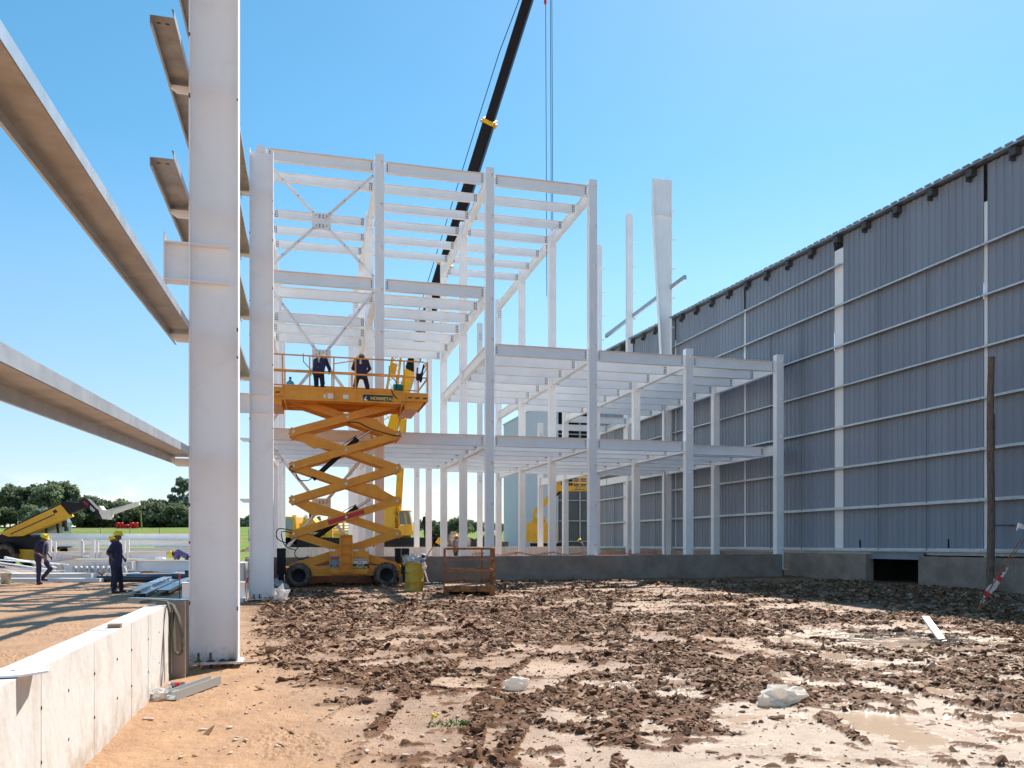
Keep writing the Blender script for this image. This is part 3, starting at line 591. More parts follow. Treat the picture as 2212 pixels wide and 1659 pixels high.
vs = [wp(s_, roofh(s_)+dz, o) for s_ in (SN, SF) for o, dz in ((.20, -.03), (.20, .03), (-14, 1.3), (-14, 1.22))]
m.add(vs, [(0, 1, 5, 4), (1, 2, 6, 5), (2, 3, 7, 6), (3, 0, 4, 7), (0, 3, 2, 1), (4, 5, 6, 7)]); m.build('roof', GALV, wh)
m = MB(); n = 150
for k in range(n):       # ragged flashing edge
    s_ = SN+(SF-SN)*k/n; c = wp(s_, roofh(s_)+.03+random.uniform(0, .02), .22); m.ob(c, WD*.13, WN*.03, Z*.018)
m.build('roof_flashing', GALV, wh)
m = MB()
for s_ in (SN, SF-.01): m.ob(wp(s_, 7, -7.1), WD*.02, WN*6.9, Z*6.9)
m.ob((wp(SN, 7, -14)+wp(SF, 7, -14))/2, (wp(SF, 7)-wp(SN, 7))/2, WN*.02, Z*6.9); m.build('rear_walls', CLADI, wh)
def wfound(s0, s1, h):
    m = MB(); N = max(1, int((s1-s0)/1.15)); 
    for k in range(N):
        a = s0+(s1-s0)*k/N+.004; b = s0+(s1-s0)*(k+1)/N-.004; o = random.uniform(0, .004)
        p, q = wp(a, h, 0), wp(b, h, 0); c = (p+q)/2; zt = c.z; m.ob(Vector((c.x, c.y, (zt-.3)/2))+WN*(.05+o/2), (q-p)/2*Vector((1, 1, 0)), WN*(.17+o/2), Z*(zt+.3)/2)
    m.build('foundation_wall', CONC, wh)
wfound(-36, -7.39, .93); wfound(-4.94, -.1, .97); wfound(0.1, 20.4, .99)
m = MB()
for a, b in ((-7.39, -4.94),):
    p, q = wp(a, .93, -.02), wp(b, .93, -.02); m.ob((p+q)/2, (q-p)/2, WN*.012, Z*.12); m.ob((p+q)/2-Z*.11+WN*.05, (q-p)/2, WN*.06, Z*.012)
m.build('lintel', CLADI, wh)
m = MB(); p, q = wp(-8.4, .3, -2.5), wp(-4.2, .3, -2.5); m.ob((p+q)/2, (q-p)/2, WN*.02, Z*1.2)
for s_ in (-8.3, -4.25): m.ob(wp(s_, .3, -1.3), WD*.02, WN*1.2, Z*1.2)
m.build('painted_dark_recess', SHADEIN, wh)  # added box behind the opening, interior shade put into its colour
m = MB(); m.ob(wp(-6.9, .2, -1.0), WD*.08, WN*.08, Z*.8); m.build('recess_post', CONC, wh)
# lower skirt between cladding and concrete
m = MB(); p, q = wp(SN, 1.03, -.08), wp(SF, 1.03, -.08); m.ob((p+q)/2, (q-p)/2, WN*.006, Z*.06); m.build('base_channel', GALV, wh)
# ------------------------------------------------------------ far pale shed with its dark unfinished end
FP = Vector((-.87, 82, 0)); FD = Vector((.265, -.964, 0)).normalized(); FN = Vector((FD.y, -FD.x, 0))*-1
if FN.x > 0: FN = -FN
sh = thing('corrugated_shed', 'far pale blue corrugated shed with a dark unfinished end wall', 'shed', FP, 0)
gz = .35; FL = 17.6; FE = Vector((.969, .247, 0))
def corr(m, p, d, n, L, z0, z1a, z1b, P=.27, dep=.04):
    N = int(L/P); pts = []
    for k in range(N): pts += [(k*P, 0), (k*P+P*.4, 0), (k*P+P*.5, dep), (k*P+P*.9, dep)]
    pts.append((L, 0)); vs = []
    for s, o in pts: vs += [p+d*s+n*o+Z*z0, p+d*s+n*o+Z*(z1a+(z1b-z1a)*s/L)]
    m.add(vs, [(2*k, 2*k+2, 2*k+3, 2*k+1) for k in range(len(pts)-1)])
m = MB(); corr(m, Vector((0, 0, 0)), FD, FN, FL, gz, 13.3, 13.3); m.build('side_wall', CLADO, sh)
m = MB(); e = FD*FL; corr(m, e-FD*.3, FE, -FD, 9, gz, 7.2, 7.2, dep=.03); m.build('end_wall', mat('dark_grey_cladding', (.13, .145, .155), .6), sh)  # end wall in a darker grey than the side wall
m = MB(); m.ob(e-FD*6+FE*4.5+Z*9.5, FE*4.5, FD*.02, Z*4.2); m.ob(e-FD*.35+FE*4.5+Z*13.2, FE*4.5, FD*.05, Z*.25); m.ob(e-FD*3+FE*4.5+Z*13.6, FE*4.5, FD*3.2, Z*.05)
m.ob(e+FE*9-FD*3+Z*8, FE*.02, FD*3, Z*5.4); m.build('painted_interior_shade', SHADEIN, sh)  # near-black sheets, the shed's inner shade put into the colour
for k in range(6):
    m = MB(); z = 1.3+1.7*k+(0 if k < 5 else .4); m.ob(e-FD*.1+FE*4.4+Z*z, FE*4.4, FD*.07, Z*.04); m.build('girt', GALV, sh)
for f in (.05, 2.0, 4.4):
    m = MB(); m.ob(e-FD*.25+FE*f+Z*6.6, FE*.06, FD*.06, Z*6.3); m.build('post', GALV, sh)
m = MB(); m.ob(FD*FL/2+FN*.15+Z*.2, FD*FL/2, FN*.2, Z*.25); m.build('base_wall', CONC, sh)
m = MB(); m.ob(FD*FL/2-FN*5+Z*13.35, FD*(FL/2), FN*5.1, Z*.05); m.build('roof', GALV, sh)
# ------------------------------------------------------------ people (blended distance field -> one continuous mesh)
def blob_mesh(name, bones, cell, mats, parent, k=.025, regions=None):
    P = np.array([list(b[0])+list(b[1]) for b in bones]); rr = np.array([(b[2], b[3]) for b in bones])
    lo = np.minimum(P[:, :3], P[:, 3:]).min(0)-rr.max()-3*cell; hi = np.maximum(P[:, :3], P[:, 3:]).max(0)+rr.max()+3*cell
    n = np.ceil((hi-lo)/cell).astype(int)+1
    ax = [lo[i]+cell*np.arange(n[i]) for i in range(3)]; F = np.full(tuple(n), 1.0)
    for b in bones:
        a, c, r0, r1 = np.array(b[0], float), np.array(b[1], float), b[2], b[3]; pad = max(r0, r1)+.07
        sl_ = [slice(max(0, int((min(a[i], c[i])-pad-lo[i])/cell)), min(n[i], int((max(a[i], c[i])+pad-lo[i])/cell)+2)) for i in range(3)]
        X, Y, Zg = np.meshgrid(ax[0][sl_[0]], ax[1][sl_[1]], ax[2][sl_[2]], indexing='ij')
        d = c-a; L2_ = max(1e-9, d@d); t = np.clip(((X-a[0])*d[0]+(Y-a[1])*d[1]+(Zg-a[2])*d[2])/L2_, 0, 1)
        dist = np.sqrt((X-a[0]-t*d[0])**2+(Y-a[1]-t*d[1])**2+(Zg-a[2]-t*d[2])**2)-(r0+(r1-r0)*t)
        f = F[tuple(sl_)]; kk = min(k, .8*max(r0, r1)+.002); h = np.clip(.5+.5*(f-dist)/kk, 0, 1); F[tuple(sl_)] = f*(1-h)+dist*h-kk*h*(1-h)
    ins = F < 0; cs = [(i, j, q) for i in (0, 1) for j in (0, 1) for q in (0, 1)]
    sh_ = tuple(n-1); cnt = sum(ins[i:i+sh_[0], j:j+sh_[1], q:q+sh_[2]].astype(int) for i, j, q in cs); act = (cnt > 0) & (cnt < 8)
    acc = np.zeros(sh_+(3,)); wt = np.zeros(sh_)
    for a in cs:
        for q in range(3):
            if a[q]: continue
            b = list(a); b[q] = 1
            fa = F[a[0]:a[0]+sh_[0], a[1]:a[1]+sh_[1], a[2]:a[2]+sh_[2]]; fb = F[b[0]:b[0]+sh_[0], b[1]:b[1]+sh_[1], b[2]:b[2]+sh_[2]]
            cr = (fa < 0) != (fb < 0); t = np.where(cr, fa/np.where(cr, fa-fb, 1), 0); pt = np.zeros(sh_+(3,)); pt[...] = a; pt[..., q] += t
            acc += pt*cr[..., None]; wt += cr
    idx = -np.ones(sh_, int); w = np.argwhere(act); idx[act] = np.arange(len(w))
    vs = lo+(w+acc[act]/wt[act][:, None])*cell; fs = []
    for q in range(3):
        u, v = (q+1) % 3, (q+2) % 3; a = [slice(1, m-1) for m in n]; a0 = list(a); a0[q] = slice(0, n[q]-1); a1 = list(a); a1[q] = slice(1, n[q])
        A = ins[tuple(a0)]; B = ins[tuple(a1)]; e = np.argwhere(A != B); off = np.ones(3, int); off[q] = 0; e = e+off; fl_ = A[tuple((e-off).T)]
        if not len(e): continue
        du = np.zeros(3, int); du[u] = 1; dv = np.zeros(3, int); dv[v] = 1
        i0 = idx[tuple((e-du-dv).T)]; i1 = idx[tuple((e-dv).T)]; i2 = idx[tuple(e.T)]; i3 = idx[tuple((e-du).T)]
        qd = np.stack([i0, i1, i2, i3], 1); qd[~fl_] = qd[~fl_][:, ::-1]; fs.append(qd)
    fs = np.concatenate(fs); fs = fs[(fs >= 0).all(1)]
    me = bpy.data.meshes.new(name); me.from_pydata(vs.tolist(), [], fs.tolist())
    for m in mats: me.materials.append(m)
    me.polygons.foreach_set('use_smooth', np.ones(len(fs), bool)); me.update()
    o = bpy.data.objects.new(name, me); S.collection.objects.link(o); o.parent = parent; return o
def person(lab, loc, rz, J=None, shirt=NAVY, pants=NAVYT, head='helmet', sleeves=.5, cell=.014, vest=None, harness=False, group=None, scale=1.0, name='person'):
    # local frame: faces +x, left is +y
    j = dict(pel=(0, 0, .93), ch=(0, 0, 1.30), nk=(.01, 0, 1.47), hd=(.03, 0, 1.63), face=(1, 0, 0),
             shl=(0, .185, 1.41), shr=(0, -.185, 1.41), ell=(-.02, .23, 1.13), elr=(-.02, -.23, 1.13), wrl=(.06, .22, .89), wrr=(.06, -.22, .89),
             hpl=(0, .09, .90), hpr=(0, -.09, .90), knl=(.02, .10, .49), knr=(.02, -.10, .49), anl=(-.02, .11, .09), anr=(-.02, -.11, .09))
    if J: j.update(J)
    j = {k: Vector(v)*(scale if k != 'face' else 1) for k, v in j.items()}; s = scale
    t = thing(name, lab, 'person', loc, rz, group); fc = j['face'].normalized(); hd = j['hd']
    upv = (hd-j['nk']).normalized(); sd = upv.cross(fc).normalized(); fw = sd.cross(upv)
    spine = (j['nk']-j['pel']).normalized(); lat = (j['shl']-j['shr']).normalized()
    B = [(hd+upv*.03, hd+upv*.03+fw*.02, .085, .082), (hd-upv*.02, hd+fw*.045-upv*.055, .07, .045), (j['nk'], hd-upv*.04, .055, .052),
         (hd+fw*.085-upv*.015, hd+fw*.108-upv*.035, .010, .014), (hd+fw*.088-upv*.062, hd+fw*.093-upv*.062, .018, .014),
         (hd+sd*.082-upv*.015, hd+sd*.088-fw*.01+upv*.02, .012, .014), (hd-sd*.082-upv*.015, hd-sd*.088-fw*.01+upv*.02, .012, .014)]
    B += [(j['nk'], j['shl'], .05, .052), (j['nk'], j['shr'], .05, .052)]
    for y in (-1, 1):
        B += [(j['ch']+lat*.075*y+spine*.06, j['pel']+lat*.065*y, .105, .105)]
    def limb(a, b, r0, r1): B.append((j[a], j[b], r0, r1))
    for q in 'lr':
        limb('sh'+q, 'el'+q, .050, .040); limb('el'+q, 'wr'+q, .038, .026); limb('hp'+q, 'kn'+q, .080, .055); limb('kn'+q, 'an'+q, .052, .038)
        w = j['wr'+q]; d = (w-j['el'+q]).normalized(); pn = sd if abs(d.dot(sd)) < .8 else fw; pn = (pn-d*pn.dot(d)).normalized(); sp_ = d.cross(pn)
        yy = 1 if q == 'l' else -1
        B.append((w+d*.02, w+d*.075, .026, .030))
        for i_, (o_, L_) in enumerate(((-.026, .070), (-.009, .080), (.009, .076), (.026, .060))):     # four unequal bent fingers
            a_ = w+d*.085+sp_*o_; b_ = a_+d*L_*.5-pn*yy*.006; c_ = b_+d*L_*.40-pn*yy*.026; B.append((a_, b_, .0095, .009)); B.append((b_, c_, .009, .0075))
        a_ = w+d*.035+sp_*.028; B.append((a_, a_+d*.035+sp_*.024, .011, .010)); B.append((a_+d*.035+sp_*.024, a_+d*.065+sp_*.024-pn*yy*.01, .010, .008))
    B.append((j['anl'], j['anl']+Vector((.12, .015, -.05)), .04, .03)); B.append((j['anr'], j['anr']+Vector((.12, -.015, -.05)), .04, .03))
    blob_mesh('body', B, cell*.8, [SKIN], t, k=.022)
    T = []
    for y in (-1, 1): T += [(j['ch']+lat*.08*y+spine*.07, j['pel']+lat*.075*y+spine*.02, .122, .125), (j['pel']+lat*.07*y+spine*.02, j['pel']+lat*.08*y-spine*.09, .125, .118)]
    T += [(j['nk']-upv*.01, j['shl'], .062, .068), (j['nk']-upv*.01, j['shr'], .062, .068)]
    for q in 'lr':
        T.append((j['sh'+q], j['el'+q], .068, .058))
        if sleeves > .6: T.append((j['el'+q], j['el'+q].lerp(j['wr'+q], .92), .056, .042))
        if sleeves < .6: T[-1] = (j['sh'+q], j['sh'+q].lerp(j['el'+q], .8), .070, .068)
    blob_mesh('shirt', T, cell, [shirt], t, k=.035)
    if vest:
        Vt = [((b[0]), (b[1]), b[2]+.012, b[3]+.012) for b in T[:4]]; blob_mesh('vest', Vt, cell, [vest], t, k=.03)
    Pn = []
    for q, y in (('l', 1), ('r', -1)):
        Pn += [(j['pel']+lat*.05*y-spine*.02, j['hp'+q], .108, .105), (j['hp'+q], j['kn'+q], .100, .075), (j['kn'+q], j['an'+q]+Vector((0, 0, .02)), .073, .060)]
    blob_mesh('trousers', Pn, cell, [pants], t, k=.03)
    for q, y in (('l', 1), ('r', -1)):
        a = j['an'+q]; f = Vector((1, .12*y, 0)).normalized(); blob_mesh('boot', [(a+Vector((0, 0, .04)), a-Vector((0, 0, .03)), .052, .05), (a-Vector((0, 0, .045))-f*.02, a+f*.15-Vector((0, 0, .055)), .042, .034)], cell, [BOOT], t)
    m = MB()
    for y in (-1, 1): m.sphere(hd+fw*.098+sd*.032*y-upv*.002, .009, n=6, m=4)
    m.build('eyes', BLK, t)
    top = hd+upv*.045
    M = Matrix((fw, sd, upv)).transposed()
    def dome(m, rx, ry, rz_, z0, c, n=18, lv=6):
        vs = []
        for i in range(lv+1):
            a = (math.pi/2)*i/lv
            for k_ in range(n):
                b = 2*math.pi*k_/n; vs.append(c+M@Vector((rx*math.cos(a)*math.cos(b), ry*math.cos(a)*math.sin(b), z0+rz_*math.sin(a))))
        m.smooth = True; m.add(vs, [(i*n+k_, i*n+(k_+1) % n, (i+1)*n+(k_+1) % n, (i+1)*n+k_) for i in range(lv) for k_ in range(n)]); m.smooth = False
    if head == 'helmet':
        m = MB(); dome(m, .142, .118, .118, 0, top); m.prism([(0, -.10), (.06, -.09), (.10, -.05), (.11, 0), (.10, .05), (.06, .09), (0, .10)], top+fw*.09-upv*.004, fw, sd, upv*.008)
        m.prism([(.146*math.cos(a*.3491), .122*math.sin(a*.3491)) for a in range(18)], top-upv*.008, fw, sd, upv*.012); m.bar(top+fw*.10+upv*.07, top-fw*.10+upv*.07, .03, .10, up=upv)
        m.build('helmet', HELM, t)
        m = MB(); dome(m, .095, .092, .05, -.06, hd-fw*.018+upv*.03); m.build('hair', HAIR, t)
    elif head == 'hat':
        m = MB(); dome(m, .112, .105, .115, 0, top); n = 22; vs = []
        for k_ in range(n):
            b = 2*math.pi*k_/n; drop = .10+.08*max(0, -math.cos(b)); vs += [top+M@Vector((.108*math.cos(b), .102*math.sin(b), .01)), top+M@Vector(((.20 if math.cos(b) > -.2 else .15)*math.cos(b), .185*math.sin(b), -drop))]
        m.smooth = True; m.add(vs, [(2*k_, 2*((k_+1) % n), 2*((k_+1) % n)+1, 2*k_+1) for k_ in range(n)]); m.smooth = False
        m.build('sun_hat', HAT, t)
    else:
        m = MB(); dome(m, .098, .095, .115, -.01, hd+upv*.02-fw*.01); m.build('hair', HAIR, t)
    if harness:
        m = MB(); bk = -fw*.135
        for y in (-1, 1): m.tube([j['sh'+('l' if y > 0 else 'r')]*1.0+upv*.06-lat*y*.06, j['ch']+bk+lat*y*.04+spine*.05, j['ch']+bk-lat*y*.05-spine*.12, j['pel']-lat*y*.16+bk*.4], .014, 5)
        m.tube([j['pel']+lat*.17, j['pel']+bk*1.1, j['pel']-lat*.17], .02, 5); m.cur = 1; m.box(*(v for c in ((j['ch']+bk*1.15),) for v in (c.x-.02, c.x+.02, c.y-.03, c.y+.03, c.z-.15, c.z+.02)))
        m.build('safety_harness', [mat('harness_webbing', (.30, .06, .04), .8), GALV], t)
    return t
def Gp(x, y, Y=None): return G(x, y) if Y is None else D(x, HY, Y)-Z*EYE
# walking worker
person('worker in yellow helmet walking right with a paper in his hand beside the steel stacks', G(88, 1262), R(-8),
       dict(nk=(.07, 0, 1.45), ch=(.04, 0, 1.29), hd=(.13, 0, 1.59), face=(1, 0, -.35), shl=(.05, .18, 1.39), shr=(.05, -.18, 1.39), elr=(.0, -.24, 1.13), wrr=(.22, -.22, .97), ell=(.04, .23, 1.12), wrl=(.2, .2, .95),
            knr=(.0, -.09, .49), anr=(-.02, -.09, .09), knl=(.30, .09, .54), anl=(.0, .10, .20)), pants=NAVY, sleeves=.5)
m = MB(); m.ob((.26, -.23, .80), (.035, .01, 0), (0, .008, 0), (.015, 0, .10)); o = m.build('paper_sheet', SACK, label='folded pale paper hanging from the walking worker\'s hand', cat='paper'); settle(o, G(88, 1262), R(-8))
person('worker in yellow helmet standing with hand on hip, seen from behind on the left', G(252, 1281), R(12),
       dict(hd=(.03, 0, 1.65), face=(1, -.25, -.05), shr=(-.02, -.20, 1.42), elr=(-.16, -.30, 1.16), wrr=(-.04, -.19, .98), shl=(.0, .19, 1.42), ell=(.05, .24, 1.14), wrl=(.16, .14, 1.0), anr=(-.05, -.12, .09), anl=(.10, .1, .09), knl=(.07, .1, .49)), sleeves=.45, cell=.012)
person('worker half hidden behind the standing worker, only helmet and face showing', Gp(245.5, 0, 25.2), R(20), dict(hd=(-.02, 0, 1.60), face=(.8, -.6, 0)), scale=.95)
person('worker in yellow helmet bending far forward over the white steel pieces', Gp(404, 0, 31.5), R(190),
       dict(pel=(-.05, 0, .86), ch=(.22, 0, 1.02), nk=(.38, 0, 1.03), hd=(.52, 0, .97), face=(.5, 0, -1), shl=(.33, .18, 1.0), shr=(.33, -.18, 1.0), ell=(.40, .22, .76), elr=(.38, -.22, .76), wrl=(.44, .17, .55), wrr=(.42, -.17, .55),
            hpl=(-.06, .1, .86), hpr=(-.06, -.1, .86)), shirt=mat('faded_blue_shirt', (.11, .10, .26), .85))
person('worker in yellow helmet and brown vest standing behind the rusty basket', Gp(984, 0, 46), R(25), dict(face=(1, .2, -.3)), shirt=mat('lilac_shirt', (.24, .21, .42), .85), vest=mat('brown_vest', (.17, .105, .055), .9), sleeves=.9, cell=.02)
person('worker in yellow helmet crouching in the shade by the dark shed wall', Gp(1257, 0, 55), R(150), dict(pel=(-.1, 0, .75), ch=(.02, 0, 1.08), nk=(.09, 0, 1.24), hd=(.16, 0, 1.38), shl=(.06, .18, 1.19), shr=(.06, -.18, 1.19), ell=(.12, .22, .93), elr=(.12, -.22, .93), wrl=(.34, .15, .86), wrr=(.34, -.15, .86),
       hpl=(-.1, .09, .74), hpr=(-.1, -.09, .74), knl=(.22, .12, .52), knr=(.22, -.12, .52)), vest=mat('dark_vest', (.05, .045, .06), .9), cell=.02)
# ------------------------------------------------------------ scissor lift
LO = Vector((-.21118*26.3, 26.3, 0)); lift = thing('scissor_lift', 'orange scissor lift raised high with two men on its platform', 'scissor lift', LO, TH)
def la(xv, b=0):       # local a whose image column is xv
    u = (xv-CX)/FPX; o = LO+V*b; return (u*o.y-o.x)/(U.x-u*U.y)
def lz(yv, xv, b=0): o = LO+U*la(xv, b)+V*b; return EYE-(yv-HY)/FPX*o.y
EL = [.62, 1.74, 2.86, 3.97, 5.09, 6.18]; xl0, xr0 = -1.68, 1.70; tilt = .04
def arm(name, b, a0, z0, a1, z1, w=.07, h=.235, hump=None):
    m = MB(); p, q = Vector((a0, b, z0)), Vector((a1, b, z1)); d = (q-p).normalized(); pr = Vector((-d.z, 0, d.x))
    m.bar(p-d*.13, q+d*.13, w, h, up=pr); m.bar(p-d*.12, q+d*.12, w+.018, .014, up=pr)
    for s in (-1, 1): m.bar(p-d*.13+pr*s*(h/2+.004), q+d*.13+pr*s*(h/2+.004), w+.012, .008, up=pr)
    if hump:
        e, sg = hump; c = p.lerp(q, e); m.prism([(-.75, 0), (0, .17), (.10, .17), (.22, .10), (.75, 0)], c+pr*sg*h/2-Vector((0, w/2, 0)), d, pr*sg, (0, w, 0))
    m.cur = 1
    for c in (p, q, (p+q)/2):
        if b < .2: m.cyl(c+Vector((0, -w/2-.03, 0)), c+Vector((0, w/2, 0)), .045, n=10)
    m.cur = 0; return m.build(name, [ORANGE, GALV], lift)
for i in range(5):
    z0, z1 = EL[i], EL[i+1]
    for b, o in ((-.05, 0), (1.05, 1)):
        arm('scissor_arm', b, xl0 if i else xl0+.02, z0, xr0 if i < 4 else xr0+.1, z1, h=.235)                    # outer, rising right
        arm('scissor_arm', b+.10 if not o else b-.10, xl0 if i < 4 else xl0-.02, z1, xr0, z0, hump=((.20, -1) if i in (1, 3) else (.75, 1) if i in (2, 4) else None) if not o else None)
m = MB()
for i in range(1, 5):
    for x in (xl0, xr0): m.cyl((x, -.02, EL[i]), (x, 1.1, EL[i]), .035, n=8)
for i in range(5): m.cyl((.01, -.02, (EL[i]+EL[i+1])/2), (.01, 1.1, (EL[i]+EL[i+1])/2), .03, n=8)
m.build('cross_tube', ORANGE, lift)
for (x0, y0, x1, y1) in ((770, 980, 826, 876+45), ):
    pass
def ram(xa, ya, xm, ym, xb, yb):
    b = .32; pa, pm, pb = [Vector((la(x, b), b, lz(y, x, b))) for x, y in ((xa, ya), (xm, ym), (xb, yb))]; m = MB()
    m.cyl(pa, pm, .085, n=14); m.cyl(pm-(pm-pa).normalized()*.12, pm, .10, n=14); m.cur = 1; m.cyl(pm, pb, .045, n=10); m.cur = 0
    m.tube([pa.lerp(pm, .55)+Vector((-.1, -.05, .09)), pa.lerp(pm, .8)+Vector((-.13, -.05, .11)), pm+Vector((-.03, -.05, .1))], .012, 5); m.build('hydraulic_ram', [BLACK, CHROME], lift)
ram(676, 1035, 772, 948, 800, 930); ram(676, 1165, 772, 1096, 800, 1078)
# red stripe on a lower arm
p, q = Vector((xl0, -.05, EL[1])), Vector((xr0, -.05, EL[2])); d = (q-p).normalized(); pr = Vector((-d.z, 0, d.x)); m = MB()
m.ob((p+q)/2+Vector((0, -.0465, 0)), d*.62, (0, .0015, 0), pr*.075); m.build('red_stripe', REDT, lift)
m = MB()
for pts in (((-1.75, -.1, 1.85), (-2.15, -.15, 1.9), (-2.2, -.15, 1.6), (-1.9, -.1, 1.45), (-1.65, -.1, 1.6)), ((-1.7, -.1, 1.75), (-2.05, -.1, 1.8), (-1.95, -.1, 1.35), (-1.6, -.1, 1.2)), ((-1.5, -.1, 1.35), (-1.65, -.14, 1.1), (-1.5, -.14, .9), (-1.2, -.1, 1.0)),
            ((-1.7, -.1, 3.97), (-1.82, -.15, 3.85), (-1.6, -.1, 3.75)), ((-1.6, -.1, 3.72), (-1.5, -.15, 3.5), (-1.2, -.15, 3.5), (-1.1, -.1, 3.6)), ((.05, -.13, 5.45), (.4, -.13, 5.45), (.8, -.13, 5.27), (1.5, -.14, 5.08), (1.8, -.14, 5.05))):
    P_ = [Vector(x) for x in pts]; P_ = [P_[0]]+P_+[P_[-1]]; cr_ = []
    for k in range(1, len(P_)-2):
        for t in (0, .25, .5, .75):
            q0, q1, q2, q3 = P_[k-1:k+3]; cr_.append(.5*((2*q1)+(q2-q0)*t+(2*q0-5*q1+4*q2-q3)*t*t+(3*q1-q0-3*q2+q3)*t**3))
    m = MB(); m.tube(cr_+[P_[-1]], .018, 5); m.build('hydraulic_hose', BLACK, lift)
# chassis
x0, x1 = la(612, -.55), la(870, -.55); m = MB(); m.box(x0, x1, -.28, 1.3, .36, .64); m.box(x0+.02, x1-.02, -.30, -.28, .36, .40); m.box(x0+.02, x1-.02, -.30, -.28, .48, .50)
for x in (x0+.22,): m.cyl((x, -.31, .56), (x, -.28, .56), .05, n=10)
m.prism([(0, 0), (.28, 0), (.34, .25), (.1, .52), (0, .45)], (x1-.32, -.34, .30), (1, 0, 0), (0, 0, 1), (0, .08, 0)); m.build('chassis', ORANGE, lift)
x0, x1 = la(711.5, -.62), la(797, -.62); za, zb = lz(1240, 750, -.62), lz(1186, 750, -.62)
m = MB(); m.ob(((x0+x1)/2, -.45, (za+.05+zb)/2), ((x1-x0)/2, 0, 0), (0, .17, 0), (0, 0, (zb-za-.05)/2)); m.box(x0+.05, x1-.05, -.61, -.3, za, za+.05); body = m.build('engine_cover', ORANGE, lift)
yf = -.623
m = MB(); m.box(la(712, yf), la(735, yf), yf, yf+.002, lz(1227, 720, yf), lz(1201, 720, yf)); m.build('control_panel', mat('panel_blue_grey', (.20, .26, .30), .5), lift)
m = MB(); m.box(la(714, yf-.003), la(731, yf-.003), yf-.004, yf-.002, lz(1208.5, 720, yf), lz(1204, 720, yf)); m.cyl((la(728, yf), yf-.02, lz(1222, 728, yf)), (la(728, yf), yf, lz(1222, 728, yf)), .035, n=10)
m.cur = 1; m.cyl((la(716, yf), yf-.02, lz(1222, 716, yf)), (la(716, yf), yf, lz(1222, 716, yf)), .03, n=10); m.build('panel_buttons', [REDT, BLK], lift)
m = MB(); xa, xb = la(733.5, -.72), la(761.5, -.72); zt = lz(1156, 747, -.72); zb2 = lz(1234, 747, -.72)
for x in (xa, xb-.03): m.box(x, x+.03, -.80, -.62, zb2, zt)
m.box(xa+.03, xb-.03, -.64, -.62, zb2, zt)
for k in range(5): z = zb2+(zt-zb2)*k/4; m.box(xa+.03, xb-.03, -.80, -.64, z-.015, z+.015)
m.build('step_ladder', ORANGE, lift)
def decal(name, xa, xb, ya, yb, b, mt, dy=0):
    m = MB(); m.box(la(xa, b), la(xb, b), b-.003, b, lz(yb, (xa+xb)/2, b), lz(ya, (xa+xb)/2, b)); return m.build(name, mt, lift)
decal('notice', 764, 792, 1207, 1217.5, yf, WHT); decal('notice', 762, 797, 1218, 1228.5, yf, BLK); decal('notice', 712, 724, 1186.5, 1191, yf, WHT); decal('notice', 763, 774, 1186.5, 1191, yf, WHT); decal('notice', 789, 796, 1186.5, 1191, yf, WHT)
yt = yf-.006; zz = lambda y: lz(y, 778, yt); cx = la(778.5, yt)
text(0, 'lettering', 'CARGA MAXIMA', .062, (cx, yt, zz(1210)), (1, 0, 0), (0, 0, 1), BLK, lift, sx=.88); text(0, 'lettering', '500 Kg', .06, (cx, yt, zz(1214.6)), (1, 0, 0), (0, 0, 1), BLK, lift)
text(0, 'lettering', 'ADVERTENCIA', .05, (cx, yt, zz(1205.4)), (1, 0, 0), (0, 0, 1), REDT, lift); text(0, 'lettering', 'HORMETAL', .10, (cx+.01, yt, zz(1225.6)), (1, 0, 0), (0, 0, 1), YTXT, lift, sx=.92)
text(0, 'lettering', 'H', .085, (cx, yt, zz(1220.3)), (1, 0, 0), (0, 0, 1), YTXT, lift)
m = MB(); m.prism([(-.14, -.03), (-.06, .03), (-.03, .03), (-.10, -.03)], (cx, yt, zz(1220.3)), (1, 0, 0), (0, 0, 1), (0, -.002, 0)); m.prism([(.03, -.03), (.10, .03), (.14, .03), (.06, -.03)], (cx, yt, zz(1220.3)), (1, 0, 0), (0, 0, 1), (0, -.002, 0)); m.build('emblem', WHT, lift)
def wheel(parent, x, y, z, r, w, name='wheel', mt=RUB, rim=BLACK, lugs=18, axis=(0, 1, 0)):
    m = MB(); ax = Vector(axis); c = Vector((x, y, z)); m.lathe(c, [(r*.58, 0), (r*.64, -.01), (r*.9, .0), (r*.97, w*.15), (r, w*.4), (r, w*.6), (r*.97, w*.85), (r*.9, w), (r*.6, w)], ax, 28)
    side = Vector((1, 0, 0)) if abs(ax.x) < .5 else Vector((0, 1, 0))
    for k in range(lugs):
        a = 2*math.pi*k/lugs; rd = side*math.cos(a)+Z*math.sin(a); tg = side*-math.sin(a)+Z*math.cos(a)
        m.ob(c+ax*w*.27+rd*(r+.008), ax*w*.24, tg*r*.065, rd*r*.055); rd2 = side*math.cos(a+.17)+Z*math.sin(a+.17); tg2 = side*-math.sin(a+.17)+Z*math.cos(a+.17); m.ob(c+ax*w*.74+rd2*(r+.008), ax*w*.24, tg2*r*.065, rd2*r*.055)
    o = m.build(name, mt, parent)
    m = MB(); m.lathe(c, [(.001, .06), (r*.2, .05), (r*.22, .03), (r*.45, .07), (r*.52, .02), (r*.6, 0), (r*.6, w)], ax, 20)
    for k in range(8): a = 2*math.pi*k/8; m.cyl(c+side*math.cos(a)*r*.30+Z*math.sin(a)*r*.30+ax*.03, c+side*math.cos(a)*r*.30+Z*math.sin(a)*r*.30+ax*.06, .012, n=6)
    m.build('rim', rim, o); return o
for xv in (645.5, 835): wheel(lift, la(xv, -.52), -.52, .385, .385, .30)
for xv in (645.5, 835): wheel(lift, la(xv, -.52), 1.30, .385, .385, .30)
